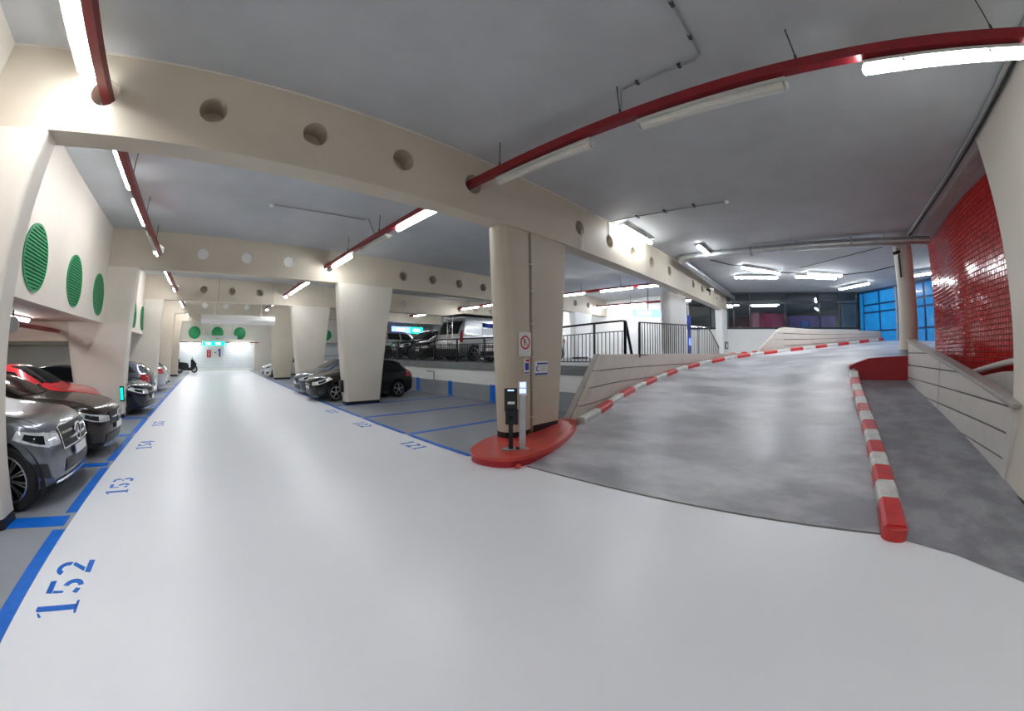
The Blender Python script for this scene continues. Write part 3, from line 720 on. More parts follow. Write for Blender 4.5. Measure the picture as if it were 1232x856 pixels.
lamp(True, XR_, 15.2, TZ - .06, 0, 'lit tube right of the aisle in the third bay', gl)
lamp(True, XR_, 17.15, TZ - .06, 0, 'lit tube right of the aisle touching the third beam', gl)
lamp(True, XR_, 22.5, TZ, 0, 'lit tube right of the aisle in the fourth bay', gl)
lamp(True, XR_, 28, TZ, 0, 'lit tube right of the aisle in the fifth bay', gl)
for s_, xx in (('left', XL_), ('right', XR_)):  # extra tubes added to brighten the far aisle
    for y, t in ((13.0, 'beginning of the third bay'), (23.3 if s_ == 'left' else 21.0, 'middle of the fourth bay'), (25.9, 'beginning of the fifth bay'), (29.7, 'end of the fifth bay'), (32.6, 'beginning of the last bay'), (35.2, 'end of the last bay')):
        lamp(True, xx, y, TZ + .06 if s_ == 'left' else TZ - .08, 0, 'added lit tube ' + s_ + ' of the aisle at the ' + t, gl)
gh = 'lit fluorescent tubes over the half level'
for k, (y, t) in enumerate(((5.7, 'nearest'), (7.5, 'second'), (9.9, 'third'), (13.4, 'fourth'), (15.2, 'fifth'), (17.2, 'sixth'), (20.5, 'seventh'), (23, 'farthest'))):
    lamp(True, 13.88, y, TZ - .08, 0, t + ' lit tube on the trunking over the half level railing', gh)
for y, t in ((6.6, 'nearest'), (9.2, 'second'), (10.8, 'third'), (14.0, 'fourth'), (16.5, 'fifth'), (21.0, 'sixth')): lamp(True, 18.9, y, TZ - .08, 0, t + ' lit tube on the second trunking far back on the half level', gh)  # tubes past the third are added to brighten the half level
lamp(True, 11.2, 34.0, 4.86, PI / 2, 'lit tube on the ceiling before the lone green disc of the end wall', gh)
lamp(True, 8.2, 28.0, 4.86, PI / 2, 'added lit tube on the ceiling beyond the white parked car', gh)  # added to lift the dark zone before the end wall
gr = 'lit fluorescent tubes over the ramp'
def lamp2(p, q, z, label):
    p, q = Vector(p), Vector(q); d = q - p
    return lamp(True, (p.x + q.x) / 2, (p.y + q.y) / 2, z, math.atan2(d.y, d.x) - PI / 2, label, gr, max(1.48, d.length))
lamp2((8.05, 4.10), (9.75, 4.10), 4.80, 'lit tube tucked against the top of the big beam')
lamp2((11.0, 3.0), (12.2, 3.0), 4.80, 'lit tube beside the pipe elbow')
lamp2((16.2, 2.94), (16.97, 1.25), 4.80, 'left lit tube over the ramp nearest to the glass front')
lamp2((14.4, 2.32), (16.08, 1.1), 4.80, 'second lit tube over the ramp slanting above the first')
lamp2((17.1, .43), (18.08, -1.28), 4.80, 'third lit tube over the ramp bend')
lamp2((16.7, -.1), (17.55, -1.5), 4.80, 'fourth lit tube over the ramp bend')
lamp2((21.3, -1.7), (19.9, -3.0), 4.80, 'lit tube close to the blue doors')
lamp2((17.9, -4.7), (17.0, -5.8), 4.72, 'lit tube glimpsed between round pillar and red tiles')
lamp2((9.0, -.2), (9.0, -1.7), 4.80, 'lit tube on the ceiling above the ramp facing the red tiles') if False else None
gb = 'lit fluorescent tubes in the low left bays'
for k, (x, y, t) in enumerate(((-4.6, 9.6, 'lit tube under the low slab above the red car'), (-6.5, 6.0, 'lit tube under the low slab above the grey car'), (-6.5, 15.0, 'lit tube under the low slab above the dark blue car'), (-9.5, 12.0, 'lit tube deep in the low left bays'), (-6.5, 21.5, 'lit tube under the low slab of the far left bays'), (-9.5, 20.0, 'deepest lit tube in the low left bays'))):
    lamp(True, x, y, 2.40, 0, t, gb)
gf = 'lit fluorescent tubes at the end wall'
lamp(True, -1.72, 37.05, 2.465, PI / 2, 'lit tube left of the green exit sign', gf, 1.75)
lamp(True, 2.85, 37.05, 2.465, PI / 2, 'lit tube right of the green exit sign', gf, 1.75)
tag(MB().box((-3.2, 37.0, 2.52), (4.6, 37.1, 2.60)).build('cable_trunking', M_trunk), 'dark red trunking above the end wall shutter', 'trunking', 'red cable trunking along the ceiling')
tag(MB().tube([(-4.25, 8.4, 2.24), (-4.25, 11.7, 2.22)], .05, 8).build('conduit_pipe', M_trunk), 'short red conduit under the low slab behind the grey car', 'pipe')
m_ = empty('round_mirror', (-4.1, 8.55, 2.2), 0, 'pale round disc under the low slab beside the nearest pillar', 'mirror')
build_w(MB().sphere((-4.1, 8.5, 2.2), .15, 16, 1, .3, 1), 'disc', M_signw, m_)
build_w(MB().tube([(-4.1, 8.5, 2.2), (-4.1, 8.5, 2.46)], .02, 6), 'stem', M_black, m_)

# ------------------------------------------------------------------ pipes, conduits
pp = empty('steel_pipe', (11.9, 0, 4.72), 0, 'fat galvanised pipe crossing the ramp under the ceiling', 'pipe')
ell = [(11.92, -3.7, 4.66), (11.92, 0, 4.74), (11.92, 3.4, 4.78), (11.93, 3.72, 4.78), (12.0, 3.92, 4.78), (12.2, 3.99, 4.77), (12.5, 4.0, 4.76), (16, 4.02, 4.70), (21.2, 4.05, 4.66)]
build_w(MB().tube(ell[:3], .125, 16), 'cross_run', M_steel, pp)
build_w(MB().tube(ell[2:7], .128, 16), 'elbow', M_steel, pp)
build_w(MB().tube(ell[6:], .115, 16), 'beam_run', M_steel, pp)
for y in (1.6, -1.4): build_w(MB().lathe([(.126, y - .03), (.14, y - .03), (.14, y + .03), (.126, y + .03)], (11.92, 0, 4.74), 'y', 20), 'coupling', M_wire, pp)
for y in (2.6, .2, -2.4): build_w(MB().tube([(11.92, y, 4.75), (11.92, y, ZC)], .01, 6), 'hanger_rod', M_dwire, pp)
def cable(name, pts, r, m, label): return tag(MB().tube(pts, r, 6).build(name, m), label, 'cable')
tag(MB().tube([(2.0, -3.05, 4.88), (12.6, -3.14, 4.88)], .03, 8).build('thin_pipe', M_wire), 'thin grey pipe on the ceiling above the red tiles', 'pipe')
tag(MB().tube([(2.0, -3.16, 4.89), (12.6, -3.25, 4.89)], .02, 8).build('thin_pipe', M_dwire), 'darker thin pipe beside the grey one on the ceiling', 'pipe')
tag(MB().box((6.0, -4.2, 4.52), (13.6, -3.62, ZC)).build('lintel', M_beam) if False else MB().box((6.3, -3.70, 4.88), (13.4, -3.42, ZC)).build('ceiling_strip', M_cap), 'dark strip on the ceiling in front of the red tiles', 'trim')
cd = empty('conduit', (3.4, .6, 4.9), 0, 'pale conduit bending across the near ceiling to the red trunking', 'cable')
build_w(MB().tube([(2.2, .58, 4.9), (2.95, .61, 4.9), (3.50, .63, 4.9), (3.57, .72, 4.9), (3.60, 1.60, 4.9), (3.60, 1.68, 4.88), (3.56, 1.72, 4.47)], .014, 6), 'tube_run', M_wire, cd)
for p in ((2.7, .6, 4.9), (3.2, .62, 4.9), (3.57, .9, 4.9), (3.59, 1.45, 4.9)): build_w(MB().box((p[0] - .03, p[1] - .02, p[2] - .02), (p[0] + .03, p[1] + .02, ZC)), 'saddle', M_dwire, cd)
c2 = empty('conduit', (8, 3, 4.9), 0, 'thin conduit from the big beam across the ramp ceiling', 'cable')
build_w(MB().tube([(7.75, 4.34, 4.42), (7.76, 4.34, 4.89), (7.8, 4.2, 4.9), (8.0, 1.55, 4.9)], .013, 6), 'tube_run', M_wire, c2)
build_w(MB().sphere((8.0, 1.48, 4.9), .05, 10), 'detector_head', M_signw, c2)
for y in (3.6, 2.9, 2.2): build_w(MB().box((7.8, y - .02, 4.88), (7.96, y + .02, ZC)), 'saddle', M_dwire, c2)
c3 = empty('conduit', (2.3, 8.3, 4.9), 0, 'thin conduit with a white end over the aisle second bay', 'cable')
build_w(MB().tube([(1.15, 8.36, 4.88), (3.35, 8.26, 4.88), (3.36, 8.10, 4.86), (3.50, 8.0, 4.5)], .014, 6), 'tube_run', M_wire, c3)
build_w(MB().sphere((1.10, 8.36, 4.87), .05, 10), 'detector_head', M_signw, c3)
c5 = empty('conduit', (16.5, 0, 4.9), 0, 'dark cable looping between the tubes over the ramp', 'cable')
build_w(MB().tube([(13.0, 3.2, 4.88), (14.0, 2.7, 4.86), (15.2, 1.9, 4.88), (16.4, .7, 4.84), (17.0, -.3, 4.88), (17.6, -1.4, 4.84), (17.4, -2.8, 4.88), (16.5, -3.6, 4.88)], .02, 6), 'tube_run', M_dwire, c5)
cable('cable', [(15.8, .2, 4.9), (13.4, -2.6, 4.9)], .012, M_dwire, 'straight thin cable running to the round pillar')
cable('down_pipe', [(6.57, 4.34, 4.36), (6.57, 4.335, 3.9)], .012, M_signw, 'short white tube dropping from a hole in the big beam')

# security cameras
def seccam(p, d, label, mnt):
    r = empty('security_camera', p, 0, label, 'camera')
    p, d = Vector(p), Vector(d).normalized()
    build_w(MB().tube([p - d * .13, p + d * .13], .05, 10), 'body', M_black, r)
    build_w(MB().tube([p + d * .131, p + d * .14], .035, 10), 'lens', M_glass, r)
    build_w(MB().tube([p, p + Vector((.05, -.02, .12)), p + Vector(mnt)], .018, 8), 'bracket', M_wire, r)
seccam((12.16, -2.76, 4.42), (-.6, .7, -.3), 'black camera high on the round pillar', (.25, -.15, .14))
seccam((16.2, 4.16, 4.36), (-.6, -.6, -.3), 'camera hanging from the big beam near the pipe', (.05, .22, .12))
tag(MB().sphere((16.9, 4.2, 4.48), .13, 14, 1, 1, .7).build('dome_camera', M_signw), 'white dome camera under the pipe on the big beam', 'camera')
cable('down_pipe', [(12.28, -2.84, 4.4), (12.3, -2.84, 3.75)], .03, M_plast, 'black tube below the camera on the round pillar')

# ------------------------------------------------------------------ black railings
def fence_bars(parent, bars, r=.013):
    for i, (p, q) in enumerate(bars): build_w(MB().tube([p, q], r, 5, False), 'baluster', M_black, parent)
f1 = empty('railing', (8.55, 12, 1.32), 0, 'long black railing along the edge of the half level', 'railing')
FX = 8.56
def r1z(y): return 2.20 if y > 9 else 2.20 + .42 * ((9 - y) / 4.6)
def fx(y): return FX + .80 * (max(0, 7 - y) / 2.2) ** 1.3
for y in (4.80, 5.6, 6.6, 8.2, 9.8, 11.4, 13.0, 14.6, 16.2, 17.8, 19.4, 21): build_w(MB().bar((fx(y), y, 1.32), (fx(y), y, r1z(y)), .05, .05), 'post', M_black, f1)
build_w(MB().tube([(fx(4.78), 4.78, r1z(4.8) - .02)] + [(fx(y), y, r1z(y)) for y in (4.9, 5.4, 6, 6.5, 7.5, 9, 12, 16, 21)], .028, 8), 'top_rail', M_black, f1)
build_w(MB().tube([(fx(y), y, r1z(y) - .20 - .10 * max(0, (9 - y) / 4.6)) for y in (4.78, 5.4, 6, 6.5, 7.5, 9, 12, 16, 21)], .014, 6), 'upper_rail', M_black, f1)
build_w(MB().tube([(fx(y), y, 1.42) for y in (4.78, 5.4, 6, 6.5, 7, 14, 21)], .014, 6), 'bottom_rail', M_black, f1)
ys = [4.88 + .105 * k for k in range(154)]
bar0 = MB().tube([(0, 0, 0), (0, 0, 1)], .013, 5, False).build('baluster', M_black, f1)
first = True
for y in ys:
    b = bar0 if first else bar0.copy()
    if not first: COL.objects.link(b); b.parent = f1
    first = False
    h = r1z(y) - .20 - .10 * max(0, (9 - y) / 4.6) - 1.42
    b.location = (fx(y) - f1.location.x, y - f1.location.y, 1.42 - f1.location.z); b.scale = (1, 1, h)
for p, q in (((fx(4.8) + .02, 4.80, 2.56), (fx(4.8) + .55, 4.86, 1.60)), ((fx(4.8), 4.80, 1.32), (fx(4.8), 4.80, 2.54))): build_w(MB().bar(p, q, .07, .05), 'corner_post', M_black, f1)
f2 = empty('railing', (14, 4.6, 1.62), 0, 'black barred railing standing on the ramp parapet', 'railing')
def f2p(x, z): return (x, 4.60 if x < 12.5 else 4.60 - .0 * (x - 12.5), z)
f2z = lambda x: 2.56 + .042 * (x - 9.9) if x < 17.6 else max(1.62, 2.88 - 1.26 * (x - 17.6) / 3.0)
build_w(MB().tube([f2p(x, f2z(x)) for x in (9.88, 11.5, 13, 15, 17.6)], .024, 8), 'top_rail', M_black, f2)
build_w(MB().tube([f2p(17.6, f2z(17.6)), f2p(20.6, 1.62)], .024, 8), 'sloping_rail', M_black, f2)
build_w(MB().tube([f2p(9.88, 1.62), f2p(20.6, 1.62)], .018, 6), 'bottom_rail', M_black, f2)
build_w(MB().bar(f2p(9.88, 1.55), f2p(9.88, 2.56), .06, .06), 'post', M_black, f2)
build_w(MB().bar(f2p(15.9, 1.55), f2p(15.9, f2z(15.9)), .04, .04), 'post', M_black, f2)
x = 10.05
while x < 20.3:
    b = bar0.copy(); COL.objects.link(b); b.parent = f2; q = f2p(x, 1.62)
    b.location = (q[0] - 14, q[1] - 4.6, 0); b.scale = (1.2, 1.2, f2z(x) - 1.62); x += .20 if x < 13 else .28
rg = struct('floor_ramp_side', MB().box((8.7, 4.62, 1.32), (21, 4.75, 1.60)), M_panel)

# ------------------------------------------------------------------ signs and posts at the main pillar
Y = 4.40
ns = empty('no_entry_sign', (4.78, Y, 1.84), 0, 'white sign with a red crossed circle on the main pillar', 'sign')
build_w(MB().box((4.625, Y - .012, 1.63), (4.935, Y, 2.05)), 'plate', M_signw, ns)
build_w(MB().lathe([(.095, Y - .016), (.122, Y - .016), (.122, Y - .012), (.095, Y - .012)], (4.78, 0, 1.87), 'y', 32), 'red_ring', M_signr, ns)
build_w(MB().bar((4.70, Y - .015, 1.955), (4.86, Y - .015, 1.785), .004, .022, (0, 1, 0)), 'red_slash', M_signr, ns)
build_w(MB().box((4.75, Y - .0145, 1.82), (4.765, Y - .012, 1.92)).box((4.765, Y - .0145, 1.905), (4.80, Y - .012, 1.92)).box((4.765, Y - .0145, 1.865), (4.79, Y - .012, 1.877)), 'dark_symbol', M_black, ns)
nb = empty('blue_notice', (4.82, Y, 1.45), 0, 'narrow blue and white notice below the crossed circle sign', 'sign')
build_w(MB().box((4.75, Y - .01, 1.315), (4.895, Y, 1.585)), 'plate', M_signw, nb)
build_w(MB().box((4.78, Y - .013, 1.38), (4.875, Y - .01, 1.51)), 'blue_field', M_signb, nb)
build_w(MB().box((4.76, Y - .013, 1.325), (4.885, Y - .01, 1.345)), 'blue_band', M_signb, nb)
build_w(MB().box((4.80, Y - .013, 1.53), (4.885, Y - .01, 1.57)), 'red_field', M_signr, nb)
wn = empty('information_notice', (5.2, Y, 1.4), 0, 'wide white notice with blue bands on the flat half of the main pillar', 'sign')
build_w(MB().box((5.04, Y - .012, 1.285), (5.39, Y, 1.535)), 'plate', M_signw, wn)
build_w(MB().box((5.04, Y - .015, 1.285), (5.39, Y - .012, 1.315)), 'blue_band', M_signb, wn)
build_w(MB().box((5.10, Y - .015, 1.475), (5.39, Y - .012, 1.505)), 'blue_band', M_signb, wn)
build_w(MB().lathe([(.03, Y - .015), (.05, Y - .015), (.05, Y - .012), (.03, Y - .012)], (5.12, 0, 1.40), 'y', 20, R(60), R(300)), 'blue_arc', M_signb, wn)
for k in range(3): build_w(MB().box((5.20, Y - .0145, 1.36 + .035 * k), (5.35, Y - .012, 1.368 + .035 * k)), 'text_line', M_wire, wn)
tp = empty('ticket_post', (4.08, 4.05, .155), R(-45), 'black box terminal on a slim black post at the island tip', 'terminal')
def loc(mb, name, m, parent, bevel=0): return mb.build(name, m, parent, bevel)
loc(MB().box((-.13, -.09, 0), (.13, .09, .02)), 'base_plate', M_wire, tp)
loc(MB().box((-.035, -.035, .02), (.035, .035, .50)), 'post', M_black, tp, .006)
loc(MB().box((-.10, -.07, .62), (.10, .07, .98)), 'upper_box', M_plast, tp, .012)
loc(MB().box((-.085, -.09, .42), (.115, .05, .66)), 'lower_box', M_black, tp, .012)
loc(MB().box((-.05, -.075, .74), (.06, -.07, .78)), 'white_label', M_signw, tp)
loc(MB().box((-.05, -.075, .945), (.05, -.07, .965)), 'purple_light', M_screen, tp)
loc(MB().sphere((.0, -.09, .53), .035, 10), 'button', M_black, tp)
gs = empty('screen_stand', (4.22, 3.93, .16), R(-40), 'slim glassy stand with a lit blue screen beside the black terminal', 'terminal')
loc(MB().box((-.10, -.08, 0), (.10, .08, .015)), 'base_plate', M_chrome, gs)
loc(MB().box((-.05, -.012, .015), (.05, .012, .95)), 'clear_panel', M_steel, gs, .004)
loc(MB().box((-.065, -.03, .86), (.065, .02, 1.08)), 'head', M_signw, gs, .008)
loc(MB().box((-.05, -.034, .90), (.05, -.03, .97)), 'screen', M_screen, gs)
loc(MB().box((-.045, -.032, .99), (.045, -.028, 1.07)), 'upper_screen', M_screen, gs)
# bits on the other pillars
tag(MB().box((4.0, 11.58, .42), (4.11, 11.72, .80)).build('meter_box', M_plast), 'dark box on the side of the pillar by the black hatchback', 'box')
lb = empty('lit_notice', (-2.42, 11.58, .64), 0, 'small lit notice low on the left pillar by the dark blue car', 'sign')
build_w(MB().box((-2.52, 11.56, .44), (-2.40, 11.6, .83)), 'frame', M_black, lb)
build_w(MB().box((-2.50, 11.55, .48), (-2.43, 11.56, .79)), 'screen', M_exit, lb)
bo = empty('bay_post', (8.3, 12.63, 0), 0, 'thin dark post with a hooked top against the bay wall', 'post')
build_w(MB().tube([(8.3, 12.63, 0), (8.3, 12.63, .92)], .025, 8), 'post', M_grey, bo)
build_w(MB().tube([(8.3, 12.63, .91), (8.1, 12.85, .93)], .02, 8), 'hook_arm', M_grey, bo)
cn = empty('framed_notice', (20.4, 4.33, 2.1), 0, 'small dark framed notice on the far slim pillar', 'sign')
build_w(MB().box((20.1, 4.31, 1.86), (20.85, 4.34, 2.24)), 'frame', M_black, cn)
build_w(MB().box((20.3, 4.305, 1.93), (20.65, 4.31, 2.16)), 'white_field', M_signw, cn)
bpn = empty('blue_post', (16.2, 5.1, 1.32), 0, 'upright blue sign panel behind the railing', 'sign')
build_w(MB().box((16.05, 5.07, 1.32), (16.4, 5.13, 3.3)), 'panel', M_signb, bpn)
build_w(MB().box((16.1, 5.06, 2.0), (16.35, 5.07, 2.3)), 'white_field', M_bluelit, bpn)

# far end signs
hw = empty('hanging_panel', (1.4, 20, 3.25), 0, 'wide white curved panel hanging across the aisle', 'panel')
build_w(MB().grid([[(x0, 20 + dy, z) for dy, z in ((.30, 3.50), (.30, 3.46), (.04, 3.42), (-.06, 3.25), (.04, 3.06), (.10, 3.04), (.30, 3.10))] for x0 in (-.42, 3.30)], True), 'shell', M_signw, hw)
build_w(MB().box((-.42, 20.25, 3.10), (3.30, 20.3, 3.5)), 'back', M_signw, hw)
for x in (-.42, 3.30): build_w(MB().extr([(x, 20.28, 3.48), (x, 20.04, 3.42), (x, 19.94, 3.25), (x, 20.04, 3.06), (x, 20.28, 3.10)], (.01, 0, 0)), 'end_cap', M_signw, hw)
for x in (.25, 2.6): build_w(MB().tube([(x, 20.2, 3.5), (x, 20.2, ZC)], .02, 6).box((x - .05, 20.1, 3.48), (x + .05, 20.25, 3.62)), 'hanger', M_wcurb, hw)
hg = empty('hanging_panel', (.8, 30, 2.8), 0, 'narrow grey panel hanging before the end wall', 'panel')
build_w(MB().box((-.50, 30, 2.68), (2.10, 30.12, 2.88)), 'board', M_shutter, hg, .01)
for x in (-.1, 1.7): build_w(MB().tube([(x, 30.06, 2.88), (x, 30.06, ZC)], .015, 6), 'hanger', M_wire, hg)
ex = empty('exit_sign', (.4, 35, 2.4), 0, 'green lit exit sign with white arrows above the end shutter', 'sign')
build_w(MB().box((-.55, 34.97, 2.24), (1.36, 35.05, 2.58)), 'box', M_exit, ex)
build_w(MB().box((-.25, 34.96, 2.33), (.15, 34.97, 2.48)), 'white_symbol', M_exitw, ex)
build_w(MB().extr([(.55, 34.96, 2.41), (.72, 34.96, 2.53), (.72, 34.96, 2.46), (1.0, 34.96, 2.46), (1.0, 34.96, 2.36), (.72, 34.96, 2.36), (.72, 34.96, 2.29)], (0, .01, 0)), 'white_arrow', M_exitw, ex)
for x in (-.3, 1.1): build_w(MB().tube([(x, 35, 2.58), (x, 35, ZC)], .015, 6), 'hanger', M_wire, ex)
fs = empty('level_sign', (.8, 35, 1.65), 0, 'white hanging level sign reading -1 in blue', 'sign')
build_w(MB().box((.33, 35.0, 1.22), (1.30, 35.03, 2.08)), 'plate', M_signw, fs)
for x in (.5, 1.15): build_w(MB().tube([(x, 35.01, 2.08), (x, 35.01, 2.26)], .012, 6), 'hanger', M_wire, fs)
build_w(MB().box((.45, 34.985, 1.62), (.62, 35.0, 1.69)), 'minus', M_signr, fs)
build_w(MB().extr([(.86, 34.985, 1.30), (1.0, 34.985, 1.30), (1.0, 34.985, 2.0), (.90, 34.985, 2.0), (.74, 34.985, 1.84), (.74, 34.985, 1.76), (.86, 34.985, 1.84)], (0, .015, 0)), 'numeral_one', M_signb, fs)
rs = empty('red_sign', (0, 35, 1.55), 0, 'small red rounded sign left of the white level sign', 'sign')
build_w(MB().prism([(.18 * math.cos(R(a)) , .18 * math.sin(R(a))) for a in range(0, 360, 20)], 0, .02) if False else MB().box((-.18, 34.99, 1.25), (.18, 35.02, 1.88)), 'plate', M_signr, rs, .006)
build_w(MB().tube([(0, 35.0, 1.88), (0, 35.0, 2.26)], .012, 6), 'hanger', M_wire, rs)
for z in (1.40, 1.56, 1.72): build_w(MB().box((-.05, 34.98, z - .04), (.05, 34.99, z + .04)), 'white_mark', M_signw, rs)
bs = empty('lit_sign', (14.4, 26, 3.4), 0, 'blue and green lit sign beyond the silver estate car', 'sign')
build_w(MB().box((13.2, 26, 3.2), (14.8, 26.08, 3.7)), 'blue_half', M_bluelit, bs)
build_w(MB().box((14.85, 26, 3.2), (16.0, 26.08, 3.7)), 'green_half', M_exit, bs)
build_w(MB().box((13.6, 25.99, 3.35), (14.3, 26.0, 3.55)), 'white_letters', M_exitw, bs)
build_w(MB().box((15.1, 25.99, 3.35), (15.7, 26.0, 3.55)), 'white_symbol', M_exitw, bs)
for x in (13.6, 15.6): build_w(MB().tube([(x, 26.04, 3.7), (x, 26.04, ZC)], .02, 6), 'hanger', M_dwire, bs)
bs2 = empty('lit_sign', (14.6, 6.3, 3.7), 0, 'blue lit sign hanging beyond the railing corner', 'sign')
build_w(MB().box((13.0, 7.3, 3.10), (13.07, 8.0, 3.36)), 'blue_half', M_bluelit, bs2) if False else None
build_w(MB().extr([(15.2, 7.4, 3.30), (16.6, 6.4, 3.30), (16.6, 6.4, 3.62), (15.2, 7.4, 3.62)], (.03, .04, 0)), 'blue_face', M_bluelit, bs2)
build_w(MB().extr([(15.38, 7.25, 3.38), (15.95, 6.84, 3.38), (15.95, 6.84, 3.54), (15.38, 7.25, 3.54)], (-.01, -.014, 0)), 'white_letters', M_exitw, bs2)
build_w(MB().tube([(15.9, 6.95, 3.62), (15.9, 6.95, ZC)], .02, 6), 'hanger', M_dwire, bs2)

# ------------------------------------------------------------------ cars
def interp(T, s):
    """smooth interpolation in a table [(s, v), ...] (monotone cubic)"""
    if s <= T[0][0]: return T[0][1]
    if s >= T[-1][0]: return T[-1][1]
    n = len(T)
    for i in range(n - 1):
        if T[i][0] <= s <= T[i + 1][0]: break
    h = [T[k + 1][0] - T[k][0] for k in range(n - 1)]; d = [(T[k + 1][1] - T[k][1]) / h[k] for k in range(n - 1)]
    def m(k):
        if k == 0: return d[0]
        if k == n - 1: return d[-1]
        return 0 if d[k - 1] * d[k] <= 0 else 2 * d[k - 1] * d[k] / (d[k - 1] + d[k])
    u = (s - T[i][0]) / h[i]; a, b = m(i) * h[i], m(i + 1) * h[i]
    return T[i][1] * (1 + 2 * u) * (1 - u) ** 2 + a * u * (1 - u) ** 2 + T[i + 1][1] * u * u * (3 - 2 * u) + b * u * u * (u - 1)

class Car:
    """a body lofted from length tables; s runs from the nose (0) to the tail (L); the car faces +x with its nose at x = 0"""
    def __init__(c, L, W, zb, zc, wt, w, gc=.19, wr=.33, xf=.82, xr=3.4, track=None, nose=.16, tail=.10, rake=.07, zbot=None):
        c.L, c.W, c.zbt, c.zct, c.wtt, c.wt_ = L, W, zb, zc, wt, w
        c.gc, c.wr, c.xf, c.xr, c.nose, c.tail, c.rake = gc, wr, xf, xr, nose, tail, rake
        c.zbot = zbot or [(0, gc + .06), (.25, gc), (L - .4, gc), (L, gc + .10)]
    def sec(c, s):
        w = c.W / 2 * interp(c.wt_, s); zb = interp(c.zbt, s); zc = interp(c.zct, s); z0 = interp(c.zbot, s); wt = c.W / 2 * interp(c.wtt, s)
        zc = max(zc, zb + .015); h = zc - zb; wt = min(wt, w * .95); cr_ = min(.09, h * .55)
        zt = zc - cr_
        return [(0, z0), (.84 * w, z0), (.955 * w, z0 + .06), (.985 * w, z0 + .22 * (zb - z0)), (w, z0 + .52 * (zb - z0)), (.99 * w, zb - .13), (.955 * w, zb - .015),
                (.955 * w + (wt - .955 * w) * .5 + .012 * min(1, h / .3), zb + (zt - zb) * .5), (wt, zt), (wt * .86, zc - cr_ * .30), (wt * .5, zc - cr_ * .06), (0, zc)]
    def pt(c, s, p, side=1):
        """deform: rounded nose / tail in plan, raked front"""
        y, z = p; w = c.W / 2; u = abs(y) / w
        x = -s - c.nose * u ** 2.4 * math.exp(-s / .45) + c.tail * u ** 2.4 * math.exp(-(c.L - s) / .4)
        x -= c.rake * ((z - .52) / .3) ** 2 * math.exp(-s / .30) * (1 if z > .52 else .8)
        x += c.rake * .7 * ((z - .60) / .35) ** 2 * math.exp(-(c.L - s) / .30)
        return (x, y * side, z)
    def fine(c, s, k=4):
        P = c.sec(s); out = []
        for i in range(len(P) - 1):
            q = [P[max(0, i - 1)], P[i], P[i + 1], P[min(len(P) - 1, i + 2)]]
            if i == 0: q[0] = (-P[1][0], P[1][1])
            if i == len(P) - 2: q[3] = (-P[-2][0], P[-2][1])
            for j in range(k):
                u = j / k
                out.append(tuple(.5 * (2 * q[1][a] + (q[2][a] - q[0][a]) * u + (2 * q[0][a] - 5 * q[1][a] + 4 * q[2][a] - q[3][a]) * u * u + (3 * q[1][a] - q[0][a] - 3 * q[2][a] + q[3][a]) * u ** 3) for a in (0, 1)))
        return out + [P[-1]]
    def side_y(c, s, z):
        F = c.fine(s); best = F[8][0]
        for a, b in zip(F[8:], F[9:]):
            if a[1] <= z <= b[1] or b[1] <= z <= a[1]:
                return a[0] + (b[0] - a[0]) * ((z - a[1]) / (b[1] - a[1]) if b[1] != a[1] else 0)
        return F[8][0] if z < F[8][1] else F[-1][0]
    def top_z(c, s, y):
        F = c.fine(s)[24:]
        for a, b in zip(F, F[1:]):
            if b[0] <= y <= a[0]: return a[1] + (b[1] - a[1]) * ((a[0] - y) / max(1e-6, a[0] - b[0]))
        return F[-1][1]
    def stations(c):
        a = [0, .012, .03, .06, .1, .15, .21, .28]; x = .28
        while x < c.L - .33: x += .042; a.append(x)
        return a + [c.L - .25, c.L - .18, c.L - .12, c.L - .07, c.L - .035, c.L - .012, c.L]
    def body(c):
        st = c.stations(); ra = c.wr + .065; zw = c.wr
        rows = []
        for s in st:
            F = c.fine(s, 3); row = []
            for y, z in F:
                ss = s
                if abs(y) > .55 * c.W / 2 and z < zw + ra + .1:
                    for xc in (c.xf, c.xr):
                        d = math.hypot(s - xc, z - zw)
                        if abs(d - ra) < .032 and d > 1e-6:
                            ss = xc + (s - xc) * ra / d; z = zw + (z - zw) * ra / d
                row.append((ss, y, z))
            rows.append(row)
        mb = MB(); n = len(rows[0])
        for side in (1, -1):
            vs = [c.pt(ss, (y, z), side) for row in rows for ss, y, z in row]; fs = []
            for i in range(len(rows) - 1):
                for k in range(n - 1):
                    q = [rows[i][k], rows[i][k + 1], rows[i + 1][k + 1], rows[i + 1][k]]
                    mx = sum(p[0] for p in q) / 4; my = sum(p[1] for p in q) / 4; mz = sum(p[2] for p in q) / 4
                    if my > .52 * c.W / 2 and any(math.hypot(mx - xc, mz - zw) < ra - .004 for xc in (c.xf, c.xr)) and mz < zw + ra: continue
                    f = (i * n + k, i * n + k + 1, (i + 1) * n + k + 1, (i + 1) * n + k)
                    fs.append(f if side > 0 else f[::-1])
            mb.add(vs, fs, True)
        for r_, s in ((rows[0], st[0]), (rows[-1], st[-1])):   # nose and tail caps
            for side in (1, -1):
                grid = []
                for f in (1, .8, .6, .4, .2, 0): grid.append([c.pt(ss, (y * f, z), side) for ss, y, z in r_])
                mb.grid(grid, True)
        return mb
